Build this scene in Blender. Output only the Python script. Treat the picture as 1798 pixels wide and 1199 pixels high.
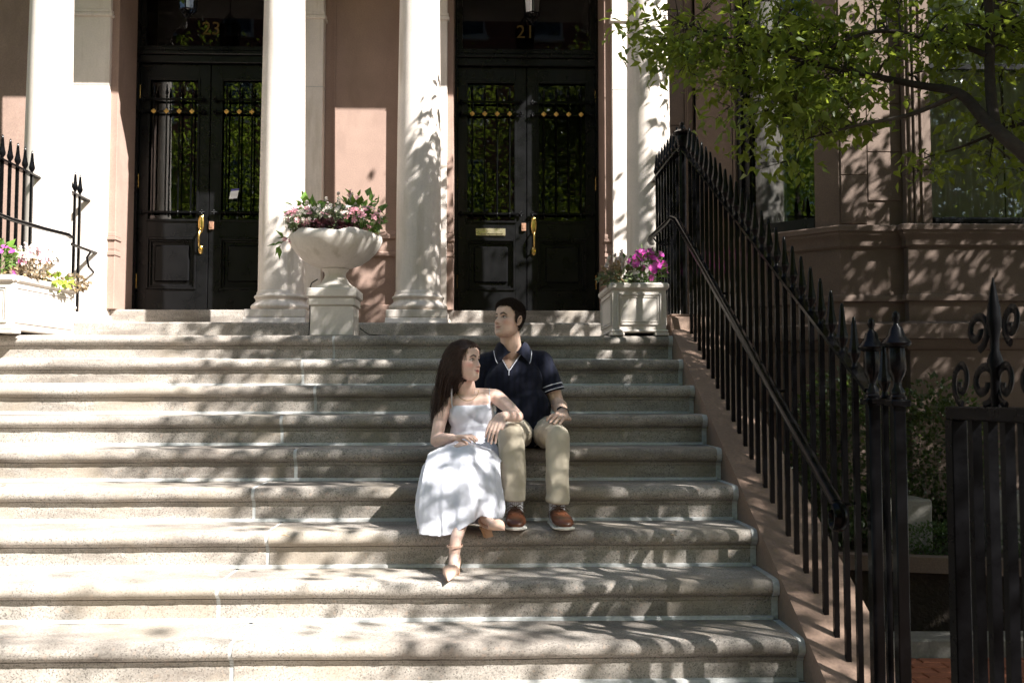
import bpy, bmesh, math, random
import numpy as np
from mathutils import Vector, Matrix, Euler, noise
R = math.radians
random.seed(7); np.random.seed(7)
for o in list(bpy.data.objects): bpy.data.objects.remove(o, do_unlink=True)
scene = bpy.context.scene
col = scene.collection

# ------------------------------------------------------------------ camera, sky, sun, exposure
cam_data = bpy.data.cameras.new('camera'); cam = bpy.data.objects.new('camera', cam_data); col.objects.link(cam)
cam_data.lens = 35; cam_data.sensor_width = 36; cam_data.clip_end = 600; cam_data.clip_start = 0.05
cam.location = (0, 0, 1.6)
cam.rotation_euler = (R(90 + 3.186), 0, R(-1.71))
cam_data.dof.use_dof = True; cam_data.dof.focus_distance = 5.35; cam_data.dof.aperture_fstop = 5.6
scene.camera = cam
SUN_AZ, SUN_EL = 52.0, 41.0          # degrees to the right of straight behind the camera, and above the horizon
SV = Vector((math.sin(R(SUN_AZ)) * math.cos(R(SUN_EL)), -math.cos(R(SUN_AZ)) * math.cos(R(SUN_EL)), math.sin(R(SUN_EL))))
world = bpy.data.worlds.new('World'); scene.world = world; world.use_nodes = True
wn = world.node_tree.nodes; wl = world.node_tree.links
sky = wn.new('ShaderNodeTexSky'); sky.sky_type = 'NISHITA'; sky.sun_disc = False
sky.sun_elevation = R(SUN_EL); sky.sun_rotation = math.atan2(SV.x, SV.y)
sky.air_density = 1.0; sky.dust_density = 1.2; sky.ozone_density = 1.0
wn['Background'].inputs['Strength'].default_value = 0.05
wl.new(sky.outputs[0], wn['Background'].inputs['Color'])
sun_data = bpy.data.lights.new('sun', 'SUN'); sun_data.energy = 5.0; sun_data.angle = R(0.53); sun_data.color = (1.0, 0.965, 0.915)
sun = bpy.data.objects.new('sun', sun_data); col.objects.link(sun)
sun.rotation_euler = SV.to_track_quat('Z', 'Y').to_euler(); sun.location = (8, -6, 12)
scene.view_settings.view_transform = 'Standard'; scene.view_settings.look = 'None'
scene.view_settings.exposure = 2.0; scene.view_settings.gamma = 1.0
scene.view_settings.use_curve_mapping = False

# ------------------------------------------------------------------ helpers
class MB:
    """collects shapes, then links them as ONE mesh object"""
    def __init__(s): s.v = []; s.f = []
    def add(s, vs, fs):
        n = len(s.v); s.v += [tuple(p) for p in vs]; s.f += [tuple(i + n for i in f) for f in fs]
    def box(s, x0, x1, y0, y1, z0, z1, bev=0.0):
        if bev <= 0:
            s.add([(x0,y0,z0),(x1,y0,z0),(x1,y1,z0),(x0,y1,z0),(x0,y0,z1),(x1,y0,z1),(x1,y1,z1),(x0,y1,z1)],
                  [(0,3,2,1),(4,5,6,7),(0,1,5,4),(1,2,6,5),(2,3,7,6),(3,0,4,7)])
        else:
            b = bev; vs = []; idx = {}
            for ix,(xa,sx) in enumerate(((x0,1),(x1,-1))):
                for iy,(ya,sy) in enumerate(((y0,1),(y1,-1))):
                    for iz,(za,sz) in enumerate(((z0,1),(z1,-1))):
                        idx[(ix,iy,iz)] = len(vs)
                        vs += [(xa,ya+sy*b,za+sz*b),(xa+sx*b,ya,za+sz*b),(xa+sx*b,ya+sy*b,za)]
            q = lambda ix,iy,iz,k: idx[(ix,iy,iz)]+k
            fs = []
            for i in (0,1):
                fs.append(tuple(q(i,a,b_,0) for a,b_ in ((0,0),(1,0),(1,1),(0,1))))
                fs.append(tuple(q(a,i,b_,1) for a,b_ in ((0,0),(1,0),(1,1),(0,1))))
                fs.append(tuple(q(a,b_,i,2) for a,b_ in ((0,0),(1,0),(1,1),(0,1))))
            for a in (0,1):
                for b_ in (0,1):
                    fs.append((q(0,a,b_,1),q(1,a,b_,1),q(1,a,b_,2),q(0,a,b_,2)))
                    fs.append((q(a,0,b_,0),q(a,1,b_,0),q(a,1,b_,2),q(a,0,b_,2)))
                    fs.append((q(a,b_,0,0),q(a,b_,1,0),q(a,b_,1,1),q(a,b_,0,1)))
            for k in idx.values(): fs.append((k,k+1,k+2))
            s.add(vs, fs)
    def prism(s, poly, z0, z1):
        n = len(poly)
        s.add([(x,y,z0) for x,y in poly] + [(x,y,z1) for x,y in poly],
              [tuple(range(n-1,-1,-1)), tuple(range(n,2*n))] + [(i,(i+1)%n,n+(i+1)%n,n+i) for i in range(n)])
    def ext_x(s, prof, x0, x1, nx=1, jit=0.0, seed=0.0):
        """(y,z) outline run along x"""
        m = len(prof); vs = []
        for k in range(nx+1):
            x = x0 + (x1-x0)*k/nx
            for (y,z) in prof:
                if jit:
                    d = noise.noise((x*2.3+seed, y*3, z*3+seed))*jit + noise.noise((x*17+seed, y*20, z*20))*jit*.45
                    vs.append((x, y+d, z+d*.6))
                else: vs.append((x,y,z))
        fs = [tuple(range(m))[::-1], tuple(range(nx*m, nx*m+m))]
        for k in range(nx):
            for i in range(m):
                j = (i+1)%m
                fs.append((k*m+i, k*m+j, (k+1)*m+j, (k+1)*m+i))
        s.add(vs, fs)
    def lathe(s, prof, c=(0,0,0), n=24, cap=True):
        """(r,z) profile turned about the vertical through c"""
        vs = []; m = len(prof)
        for (r,z) in prof:
            for k in range(n):
                a = 2*math.pi*k/n
                vs.append((c[0]+r*math.cos(a), c[1]+r*math.sin(a), c[2]+z))
        fs = [(i*n+k, i*n+(k+1)%n, (i+1)*n+(k+1)%n, (i+1)*n+k) for i in range(m-1) for k in range(n)]
        if cap: fs += [tuple(range(n-1,-1,-1)), tuple((m-1)*n+k for k in range(n))]
        s.add(vs, fs)
    def tube(s, pts, rad, n=8, cap=True, flat=None, up=(0,0,1)):
        """round (or flat: (half width, half height)) bar along points"""
        pts = [Vector(p) for p in pts]; m = len(pts)
        rads = rad if isinstance(rad,(list,tuple)) else [rad]*m
        vs = []; prev = None
        for i,p in enumerate(pts):
            t = (pts[min(i+1,m-1)]-pts[max(i-1,0)]).normalized()
            if prev is None:
                u = Vector(up)
                if abs(t.dot(u)) > .95: u = Vector((1,0,0))
                a = t.cross(u).normalized()
            else:
                a = (prev - t*prev.dot(t)).normalized()
            prev = a; b = a.cross(t).normalized()
            for k in range(n):
                an = 2*math.pi*(k+.5)/n
                if flat:
                    ca, sa = math.cos(an), math.sin(an)
                    e = 1/max(abs(ca),abs(sa)) if n==4 else 1
                    vs.append(p + a*ca*e*flat[0] + b*sa*e*flat[1])
                else: vs.append(p + (a*math.cos(an)+b*math.sin(an))*rads[i])
        fs = [(i*n+k,i*n+(k+1)%n,(i+1)*n+(k+1)%n,(i+1)*n+k) for i in range(m-1) for k in range(n)]
        if cap: fs += [tuple(range(n-1,-1,-1)), tuple((m-1)*n+k for k in range(n))]
        s.add(vs, fs)
    def ball(s, c, r, nu=10, nv=7):
        rx,ry,rz = r if isinstance(r,(tuple,list)) else (r,r,r)
        prof = []
        vs = [(c[0],c[1],c[2]-rz)]
        for i in range(1,nv):
            t = math.pi*i/nv
            for k in range(nu):
                a = 2*math.pi*k/nu
                vs.append((c[0]+rx*math.sin(t)*math.cos(a), c[1]+ry*math.sin(t)*math.sin(a), c[2]-rz*math.cos(t)))
        vs.append((c[0],c[1],c[2]+rz)); L = len(vs)-1
        fs = [(0,1+(k+1)%nu,1+k) for k in range(nu)]
        for i in range(nv-2):
            for k in range(nu):
                fs.append((1+i*nu+k,1+i*nu+(k+1)%nu,1+(i+1)*nu+(k+1)%nu,1+(i+1)*nu+k))
        fs += [(L,1+(nv-2)*nu+k,1+(nv-2)*nu+(k+1)%nu) for k in range(nu)]
        s.add(vs, fs)
    def cone(s, p, q, r0, r1, n=16, rings=4):
        """capsule with two radii"""
        p, q = Vector(p), Vector(q); d = q-p; L = d.length
        if L < 1e-6: s.ball(p, r0, n, 8); return
        t = d/L; pts = []; rr = []
        for i in range(rings+1):
            a = math.pi/2*i/rings
            pts.append(p - t*r0*math.cos(a)); rr.append(max(r0*math.sin(a), 1e-4))
        for i in range(1,6): pts.append(p+d*i/6); rr.append(r0+(r1-r0)*i/6)
        for i in range(rings+1):
            a = math.pi/2*i/rings
            pts.append(q + t*r1*math.sin(a)); rr.append(max(r1*math.cos(a), 1e-4))
        s.tube(pts, rr, n)
    def mesh(s, name='mesh'):
        me = bpy.data.meshes.new(name); me.from_pydata(s.v, [], s.f); me.update()
        return me
    def build(s, name, mat, parent=None, smooth=None, fix=True):
        me = s.mesh(name)
        if fix:
            bm = bmesh.new(); bm.from_mesh(me); bmesh.ops.recalc_face_normals(bm, faces=bm.faces); bm.to_mesh(me); bm.free()
        return link(name, me, mat, parent, smooth)

def link(name, me, mat, parent=None, smooth=None):
    if mat is not None and not me.materials: me.materials.append(mat)
    if smooth is not None:
        for p in me.polygons: p.use_smooth = True
        me.set_sharp_from_angle(angle=R(smooth))
    o = bpy.data.objects.new(name, me); col.objects.link(o)
    if parent is not None:
        o.parent = parent; o.matrix_parent_inverse = wmat(parent).inverted()
    return o
def wmat(o):
    m = o.matrix_basis.copy()
    while o.parent is not None:
        m = o.parent.matrix_basis @ o.matrix_parent_inverse @ m if False else (o.parent.matrix_basis @ o.matrix_parent_inverse @ m)
        o = o.parent
    return m
def place(me, name, mat, loc, parent=None, rot=(0,0,0), sc=(1,1,1)):
    """another object on shared mesh data, at a world position"""
    o = link(name, me, mat, parent)
    o.location = loc; o.rotation_euler = rot; o.scale = sc
    return o
def tag(o, label=None, cat=None, group=None, kind=None):
    if label: o['label'] = label
    if cat: o['category'] = cat
    if group: o['group'] = group
    if kind: o['kind'] = kind
    return o
def thing(name, loc, label, cat, group=None):
    o = bpy.data.objects.new(name, None); col.objects.link(o); o.location = loc
    o.empty_display_size = .2
    return tag(o, label, cat, group)

# ------------------------------------------------------------------ materials
def new_mat(name):
    m = bpy.data.materials.new(name); m.use_nodes = True
    nt = m.node_tree; return m, nt, nt.nodes, nt.links, nt.nodes['Principled BSDF']
def coords(N, L, kind='Object', scale=(1,1,1)):
    tc = N.new('ShaderNodeTexCoord'); mp = N.new('ShaderNodeMapping'); mp.inputs['Scale'].default_value = scale
    L.new(tc.outputs[kind], mp.inputs['Vector']); return mp.outputs[0]
def nz(N, L, vec, scale, detail=4, rough=.55):
    t = N.new('ShaderNodeTexNoise'); t.inputs['Scale'].default_value = scale; t.inputs['Detail'].default_value = detail
    t.inputs['Roughness'].default_value = rough; L.new(vec, t.inputs['Vector']); return t.outputs['Fac']
def ramp(N, L, fac, stops):
    r = N.new('ShaderNodeValToRGB'); e = r.color_ramp.elements
    while len(e) < len(stops): e.new(.5)
    for el,(p,c) in zip(e, stops):
        el.position = p; el.color = (c[0],c[1],c[2],1) if not isinstance(c,(int,float)) else (c,c,c,1)
    L.new(fac, r.inputs[0]); return r.outputs[0]
def mix(N, L, fac, a, b, mode='MIX'):
    m = N.new('ShaderNodeMix'); m.data_type = 'RGBA'; m.blend_type = mode
    for sock,val in ((m.inputs[0],fac),(m.inputs[6],a),(m.inputs[7],b)):
        if isinstance(val,(int,float)): sock.default_value = val
        elif isinstance(val,(tuple,list)): sock.default_value = (*val[:3],1)
        else: L.new(val, sock)
    return m.outputs[2]
def bump(N, L, P, h, strength=.3, dist=.004):
    b = N.new('ShaderNodeBump'); b.inputs['Strength'].default_value = strength; b.inputs['Distance'].default_value = dist
    L.new(h, b.inputs['Height']); L.new(b.outputs[0], P.inputs['Normal'])
def sc(c, k): return tuple(min(1,x*k) for x in c)

def stone_mat(name, c, rough=.85, grain=90, var=.18, stain=None, streak=(1,1,1), bstr=.25, bdist=.003, stain_lo=.52, stain_hi=.72, gc=.2):
    m,nt,N,L,P = new_mat(name)
    v = coords(N,L)
    a = ramp(N,L,nz(N,L,v,3.1,5), [(.3,sc(c,1-var)),(.7,sc(c,1+var*.6))])
    g = ramp(N,L,nz(N,L,v,grain,3), [(.3,1-gc),(.7,1+gc*.4)])
    colr = mix(N,L,1.0,a,g,'MULTIPLY')
    if stain:
        sv = coords(N,L,'Object',streak)
        s = ramp(N,L,nz(N,L,sv,2.2,6,.62), [(stain_lo,0.0),(stain_hi,1.0)])
        colr = mix(N,L,s,colr,stain)
    L.new(colr,P.inputs['Base Color']); P.inputs['Roughness'].default_value = rough
    P.inputs['Specular IOR Level'].default_value = .3
    bump(N,L,P,nz(N,L,v,grain,4),bstr,bdist)
    return m
def granite_mat(name):
    m,nt,N,L,P = new_mat(name)
    v = coords(N,L)
    base = ramp(N,L,nz(N,L,v,2.2,5,.6), [(.25,(.268,.240,.212)),(.5,(.343,.310,.276)),(.8,(.41,.373,.335))])
    vo = N.new('ShaderNodeTexVoronoi'); vo.inputs['Scale'].default_value = 190; L.new(v,vo.inputs['Vector'])
    gr = ramp(N,L,vo.outputs['Color'], [(.10,.30),(.32,.82),(.6,1.0),(.9,1.2)])
    c1 = mix(N,L,.85,base,gr,'MULTIPLY')
    vo2 = N.new('ShaderNodeTexVoronoi'); vo2.inputs['Scale'].default_value = 75; L.new(v,vo2.inputs['Vector'])
    pink = ramp(N,L,vo2.outputs['Color'], [(.82,0.0),(.9,.5)])
    c1 = mix(N,L,pink,c1,(.48,.37,.30))
    sv = coords(N,L,'Object',(.55,1.0,2.4))
    st = ramp(N,L,nz(N,L,sv,1.9,7,.68), [(.47,0.0),(.58,.5),(.72,.85)])
    c2 = mix(N,L,st,c1,(.105,.085,.07))
    sv2 = coords(N,L,'Object',(1.3,2.5,1.0))
    st2 = ramp(N,L,nz(N,L,sv2,1.3,6,.6), [(.52,0.0),(.60,.5)])
    c3 = mix(N,L,st2,c2,(.29,.245,.19))
    L.new(c3,P.inputs['Base Color']); P.inputs['Roughness'].default_value = .78
    P.inputs['Specular IOR Level'].default_value = .35
    bump(N,L,P,nz(N,L,v,160,3),.35,.0025)
    return m
def plain_mat(name, c, rough=.5, metal=0.0, var=.12, scale=20, spec=.5, bstr=0.0, coat=0.0):
    m,nt,N,L,P = new_mat(name)
    v = coords(N,L)
    f = nz(N,L,v,scale,4)
    L.new(ramp(N,L,f,[(.3,sc(c,1-var)),(.7,sc(c,1+var))]), P.inputs['Base Color'])
    r = N.new('ShaderNodeMapRange'); r.inputs[1].default_value=.3; r.inputs[2].default_value=.7
    r.inputs[3].default_value=max(.02,rough*.8); r.inputs[4].default_value=min(1,rough*1.2); L.new(f,r.inputs[0]); L.new(r.outputs[0],P.inputs['Roughness'])
    P.inputs['Metallic'].default_value = metal; P.inputs['Specular IOR Level'].default_value = spec
    P.inputs['Coat Weight'].default_value = coat
    if bstr: bump(N,L,P,nz(N,L,v,scale*3,4),bstr,.002)
    return m
def glass_mat(name, tint=(.55,.58,.56), ior=1.52, boost=1.6):
    m,nt,N,L,P = new_mat(name)
    N.remove(P)
    tr = N.new('ShaderNodeBsdfTransparent'); tr.inputs[0].default_value = (*tint,1)
    gl = N.new('ShaderNodeBsdfGlossy'); gl.inputs['Roughness'].default_value = .012; gl.inputs['Color'].default_value=(.95,.97,1,1)
    fr = N.new('ShaderNodeFresnel'); fr.inputs['IOR'].default_value = ior
    mu = N.new('ShaderNodeMath'); mu.operation='MULTIPLY'; mu.use_clamp=True; mu.inputs[1].default_value = boost; L.new(fr.outputs[0],mu.inputs[0])
    v = coords(N,L); b = N.new('ShaderNodeBump'); b.inputs['Strength'].default_value=.05; b.inputs['Distance'].default_value=.01
    L.new(nz(N,L,v,2.5,2),b.inputs['Height']); L.new(b.outputs[0],gl.inputs['Normal'])
    mx = N.new('ShaderNodeMixShader'); L.new(mu.outputs[0],mx.inputs[0]); L.new(tr.outputs[0],mx.inputs[1]); L.new(gl.outputs[0],mx.inputs[2])
    L.new(mx.outputs[0],N['Material Output'].inputs['Surface'])
    return m
def leaf_mat(name, c, tr=(.25,.34,.04), trans=.38, var=.35, rough=.45):
    m,nt,N,L,P = new_mat(name)
    oi = N.new('ShaderNodeNewGeometry')
    col_ = ramp(N,L,oi.outputs['Random Per Island'],[(0.0,sc(c,1-var)),(.6,c),(1.0,(min(1,c[0]*1.5),min(1,c[1]*1.35),c[2]))])
    L.new(col_,P.inputs['Base Color']); P.inputs['Roughness'].default_value = rough; P.inputs['Specular IOR Level'].default_value = .35
    t = N.new('ShaderNodeBsdfTranslucent'); t.inputs[0].default_value = (*tr,1)
    mx = N.new('ShaderNodeMixShader'); mx.inputs[0].default_value = trans
    L.new(P.outputs[0],mx.inputs[1]); L.new(t.outputs[0],mx.inputs[2]); L.new(mx.outputs[0],N['Material Output'].inputs['Surface'])
    return m

M = {}
M['granite'] = granite_mat('granite')
M['mortar'] = stone_mat('mortar', (.50,.51,.505), .9, 60, .14, stain=(.33,.31,.28))
M['limestone'] = stone_mat('limestone', (.70,.63,.575), .8, 70, .10, stain=(.43,.365,.29), streak=(4,4,.45), bstr=.1, stain_lo=.50, stain_hi=.80, gc=.08)
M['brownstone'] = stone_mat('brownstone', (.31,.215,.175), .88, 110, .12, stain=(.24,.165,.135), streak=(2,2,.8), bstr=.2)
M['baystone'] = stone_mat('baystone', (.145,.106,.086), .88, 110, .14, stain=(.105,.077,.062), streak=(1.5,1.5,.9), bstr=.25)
M['cheekstone'] = stone_mat('cheekstone', (.26,.178,.135), .62, 70, .15, stain=(.21,.145,.11), bstr=.4)
M['planterstone'] = stone_mat('planterstone', (.61,.56,.51), .75, 60, .10, stain=(.40,.355,.29), streak=(5,5,.7), bstr=.12, stain_lo=.52, stain_hi=.8, gc=.07)
M['iron'] = plain_mat('iron', (.0025,.0025,.003), .19, 0, .3, 30, .13, .05)
M['gate_iron'] = plain_mat('gate_iron', (.003,.003,.0035), .3, 0, .3, 30, .05, .05)
M['blackpaint'] = plain_mat('blackpaint', (.0045,.0045,.005), .30, 0, .2, 8, .22)
M['brass'] = plain_mat('brass', (.72,.50,.17), .22, 1.0, .12, 25)
M['pale_brass'] = plain_mat('pale_brass', (.70,.62,.44), .3, .9, .1, 25)
M['gilt'] = plain_mat('gilt', (.78,.50,.14), .38, .8, .12, 60)
M['dimmed_gilt'] = plain_mat('dimmed_gilt', (.12,.075,.02), .5, .5, .12, 60)  # dimness behind the reflecting pane put into the gilt colour
M['copper'] = plain_mat('copper', (.50,.29,.20), .4, .7, .12, 60)
M['glass'] = glass_mat('glass', boost=1.3)
M['dark_glass'] = glass_mat('dark_glass', (.4,.42,.42), 1.45, .55)
M['door_glass'] = glass_mat('door_glass', (.5,.52,.5), 1.5, .75)
M['clear_glass'] = glass_mat('clear_glass', (.86,.88,.87), 1.5, 1.5)
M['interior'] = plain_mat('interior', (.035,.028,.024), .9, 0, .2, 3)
M['curtain'] = plain_mat('curtain', (.62,.61,.57), .95, 0, .06, 8)
M['paper'] = plain_mat('paper', (.82,.83,.85), .7, 0, .03, 40)
M['blueprint'] = plain_mat('blueprint', (.10,.09,.34), .7, 0, .03, 40)
M['rubber'] = plain_mat('rubber', (.012,.012,.013), .5, 0, .1, 40)
M['soil'] = stone_mat('soil', (.035,.026,.019), .95, 40, .4, bstr=.9, bdist=.02)
M['asphalt'] = stone_mat('asphalt', (.055,.053,.05), .9, 60, .2, bstr=.4)
M['brick'] = stone_mat('brick', (.36,.13,.07), .85, 60, .3, stain=(.22,.09,.06))
M['pavement'] = stone_mat('pavement', (.13,.075,.055), .85, 12, .25)
M['edging'] = stone_mat('edging', (.20,.19,.17), .85, 60, .2)
M['redbrick'] = stone_mat('redbrick', (.30,.13,.09), .85, 12, .25)
M['trim'] = plain_mat('trim', (.62,.60,.55), .7, 0, .08, 5)
M['bark'] = stone_mat('bark', (.035,.027,.022), .9, 26, .4, stain=(.07,.06,.05), streak=(1,1,.4), bstr=.9, bdist=.012)
M['earth'] = stone_mat('earth', (.10,.095,.085), .95, 30, .2)

# ------------------------------------------------------------------ ground
g = MB(); g.box(-150,150,-150,150,-.6,-.07); tag(g.build('ground', M['earth']), kind='structure')
g = MB(); g.box(-90,90,-13.0,-3.4,-.069,-.058); tag(g.build('road', M['asphalt']), kind='structure')
g = MB(); g.box(-60,60,-3.2,3.6,-.07,.06); pav = g.build('pavement', M['pavement']); tag(pav, kind='structure')
g = MB(); g.box(-60,60,-3.39,-3.2,-.07,.075,.012); tag(g.build('kerb', M['granite']), kind='structure')
g = MB(); g.box(-60,60,-18,-13.1,-.07,.06); tag(g.build('pavement', M['pavement']), kind='structure')

# ------------------------------------------------------------------ the flight of granite steps
T, RZ, Y0, Z0 = .35, .179, 6.94, 2.03
XL, XR = -3.64, 1.335
JX = [-1.036,-1.187,-1.044,-1.18,-1.032,-1.18,-1.032,-1.172,-1.024,-1.18,-1.03]
def nose_y(i): return Y0 - T*i
def top_z(i): return Z0 - RZ*i
def step_profile(i, back, off=0.0, base=None):
    y, z = nose_y(i), top_z(i)
    pr = [(y+back, z+off)]
    pr.append((y+.10, z+off*1.0)); pr.append((y+.055, z-.001+off))
    r = .036; cy_, cz_ = y+.040, z-.038
    for k in range(9):
        a = R(100 + 160*k/8)
        pr.append((cy_+(r+off)*math.cos(a), cz_+(r+off)*math.sin(a)*1.02))
    pr += [(y+.030-off, z-.078), (y+.034-off, z-.081), (y+.036-off, z-.091), (y+.041-off, z-.094)]
    b = z-RZ+.001 if base is None else base
    pr += [(y+.042-off, b), (y+back, b)]
    return pr
stair = thing('stone_staircase', ((XL+XR)/2, 5.2, .06), 'broad flight of pale granite steps with rounded nosings and white mortar joints', 'staircase')
for i in range(11):
    back = .42 if i else 1.42
    base = None if i < 10 else .0602
    for (a,b) in ((XL, JX[i]-.009), (JX[i]+.009, XR-.024)):
        s = MB(); s.ext_x(step_profile(i, back, 0, base), a, b, 60, .0048, i*3.7)
        s.build('step_slab', M['granite'], stair, 40)
    s = MB(); s.ext_x(step_profile(i, .37, -.0025, base), JX[i]-.0088, JX[i]+.0088, 1); s.build('mortar_joint', M['mortar'], stair, 40)
    s = MB(); s.ext_x(step_profile(i, .37, .0025, base), XR-.0238, XR+.004, 1); s.build('end_mortar', M['mortar'], stair, 40)
    if i < 10:
        yb, zb = nose_y(i)+.042, top_z(i+1)
        s = MB(); s.ext_x([(yb-.016,zb+.001),(yb-.013,zb+.013),(yb+.002,zb+.0175),(yb+.004,zb+.001)], XL, XR-.02, 60, .0016, i*1.9)
        s.build('bed_mortar', M['mortar'], stair, 40)

# cheek wall beside the steps
def cheek(x0, x1, label, side):
    c = thing('cheek_wall', ((x0+x1)/2, 5.2, .06), label, 'stair wall')
    zl = lambda y: Z0 - .5114*(Y0 - y) + .012
    pr = [(3.30,.0605),(3.30,zl(3.30))] + [(y, zl(y)) for y in np.linspace(3.5,7.02,12)] + [(7.03,2.16),(7.05,2.175),(8.245,2.175),(8.245,.0605)]
    s = MB(); s.ext_x(pr, x0, x1, 8, .004, side*3.1); s.build('wall_body', M['cheekstone'], c, 35)
    s = MB()
    s.box(x0-.0 if side>0 else x0, x1+.02, 7.06, 8.23, 2.176, 2.192, .004); s.build('cap_slab', M['cheekstone'], c)
    return c
cheek(XR+.006, 1.66, 'sloping brownstone cheek wall right of the steps, under the iron railing', 1)
cheek(-3.99, XL-.006, 'brownstone cheek wall left of the steps, behind the white planter', -1)

# ------------------------------------------------------------------ the two houses
AX = -1.145
CX = {'A':-3.745,'B':-1.735,'C':-.555,'D':1.455}
YC, YP, YD = 8.6, 9.37, 9.95
ZB, ZT, ZE = 2.215, 2.425, 6.06
h21 = thing('brownstone_house', (1.5, 10.2, .06), 'brownstone house numbered 21 with bay window, right portico columns and black double door', 'house')
h23 = thing('brownstone_house', (-3.5, 10.2, .06), 'brownstone house numbered 23 at left, with sunlit columns and black double door', 'house')
# stylobate and thresholds
for h,(a,b) in ((h23,(-4.35,AX-.002)),(h21,(AX+.002,1.86))):
    s = MB(); s.ext_x([(8.25,1.0),(8.25,ZB-.012),(8.262,ZB),(10.2,ZB),(10.2,1.0)], a, b, 30, .002, a); s.build('plinth_course', M['granite'], h, 40)
def col_build(h, x):
    m = M['limestone']
    c = MB()
    c.box(x-.255,x+.255,YC-.255,YC+.255,ZB+.052,ZB+.117,.006)
    c.ext_x([(YC-.30,ZB+.001),(YC-.258,ZB+.05),(YC+.258,ZB+.05),(YC+.30,ZB+.001)], x-.258, x+.258)
    p = c.build('column', m, h, 30)
    s = MB(); pr = []
    zb = ZB+.118
    def torus(z0,z1,r,bulge,n=7): return [(r+bulge*math.sin(math.pi*k/n), z0+(z1-z0)*k/n) for k in range(n+1)]
    pr += torus(zb, zb+.066, .225,.03) + [(.222,zb+.070),(.210,zb+.083),(.213,zb+.094),(.216,zb+.098)] + torus(zb+.099, zb+.138, .207,.020,5) + [(.205,zb+.142),(.205,zb+.154),(.196,zb+.172)]
    s.lathe(pr,(x,YC,0),40); s.build('base_moulding', m, p, 30)
    s = MB(); z1 = 5.62; pr = []
    for k in range(15):
        t = k/14; pr.append((.195-.028*t**1.7, zb+.172+.0005+(z1-zb-.172)*t))
    s.lathe(pr,(x,YC,0),40); s.build('shaft', m, p, 30)
    s = MB(); s.lathe([(.165,z1+.001),(.185,z1+.02),(.185,z1+.05),(.17,z1+.06),(.175,z1+.16),(.25,z1+.25),(.26,z1+.29)],(x,YC,0),32)
    s.box(x-.27,x+.27,YC-.27,YC+.27,z1+.291,ZE-.002,.01); s.build('capital', m, p, 30)
for k,h in (('A',h23),('B',h23),('C',h21),('D',h21)): col_build(h, CX[k])
def pil_build(h, x):
    w=.215; s = MB(); s.box(x-w,x+w,YP,YP+.35,ZB+.19,ZE-.002,.006); p = s.build('pilaster', M['limestone'], h)
    s = MB(); s.box(x-w-.035,x+w+.035,YP-.035,YP+.352,ZB+.001,ZB+.115,.006); s.box(x-w-.02,x+w+.02,YP-.02,YP+.351,ZB+.116,ZB+.15,.01); s.box(x-w-.008,x+w+.008,YP-.008,YP+.351,ZB+.151,ZB+.189,.004)
    s.build('base_moulding', M['limestone'], p)
    s = MB(); s.box(x-w-.02,x+w+.02,YP-.02,YP+.3,5.20,5.235,.008); s.box(x-w-.012,x+w+.012,YP-.012,YP+.3,5.236,5.27,.006); s.build('necking', M['limestone'], p)
    s = MB(); s.box(x-w-.003,x+w+.003,YP-.003,YP+.3,4.541,4.546); s.build('stone_joint', M['mortar'], p)
for k,h in (('A',h23),('B',h23),('C',h21),('D',h21)): pil_build(h, CX[k])
# wall panel between the two doors, with its dado
w = MB(); w.box(CX['B']+.216,CX['C']-.216,9.5,9.8,ZB+.19,ZE-.003); pan = w.build('wall_panel', M['brownstone'], h23)
w = MB(); xa,xb = CX['B']+.217,CX['C']-.217
w.ext_x([(9.499,2.93),(9.47,2.945),(9.47,2.975),(9.485,2.985),(9.485,3.10),(9.462,3.112),(9.462,3.145),(9.48,3.16),(9.499,3.195)], xa, xb); w.build('dado_moulding', M['brownstone'], pan, 30)
w = MB(); w.box(xa,xb,9.46,9.499,ZB+.001,ZB+.26,.006); w.build('skirting', M['brownstone'], pan)
w = MB(); w.box(xa+.08,xa+.10,9.488,9.4995,3.21,ZE-.01); w.build('panel_bead', M['brownstone'], pan)
# entablature and the wall over it
for h,(a,b) in ((h23,(-4.25,AX-.001)),(h21,(AX+.001,1.76))):
    w = MB(); w.box(a,b,8.30,9.9,ZE,6.75,.004); w.ext_x([(8.30,6.751),(8.02,6.95),(8.0,7.1),(9.9,7.1),(9.9,6.751)],a,b); w.build('entablature', M['limestone'], h)
for h,(a,b) in ((h23,(-9,AX-.001)),(h21,(AX+.001,9))):
    w = MB(); w.box(a,b,9.91,10.4,6.5,12.5); w.build('upper_wall', M['brownstone'], h)
w = MB(); w.box(-9,-4.25,9.45,10.4,.061,6.499); w.build('side_wall', M['brownstone'], h23)
w = MB(); w.box(-4.249,CX['A']-.216,9.44,9.8,ZB+.002,ZE-.004); w.build('flank_wall', M['brownstone'], h23)

def text_mesh(body, size, name, mat, loc, parent):
    cu = bpy.data.curves.new(name,'FONT'); cu.body = body; cu.size = size; cu.extrude = .002; cu.align_x='CENTER'; cu.align_y='CENTER'
    t = bpy.data.objects.new(name,cu); col.objects.link(t); bpy.context.view_layer.update()
    me = bpy.data.meshes.new_from_object(t.evaluated_get(bpy.context.evaluated_depsgraph_get())); bpy.data.objects.remove(t)
    me.transform(Matrix.Translation(loc) @ Matrix.Rotation(R(90),4,'X')); me.materials.clear()
    return link(name, me, mat, parent)

def spear(mb, x, y, z, s=1.0, n=8):
    mb.lathe([(.006*s,-.012*s),(.017*s,-.010*s),(.019*s,0),(.011*s,.008*s),(.010*s,.022*s),(.021*s,.042*s),(.0235*s,.055*s),(.019*s,.072*s),(.0135*s,.105*s),(.0095*s,.150*s),(.006*s,.176*s),(.003*s,.180*s)],(x,y,z),n)

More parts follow.
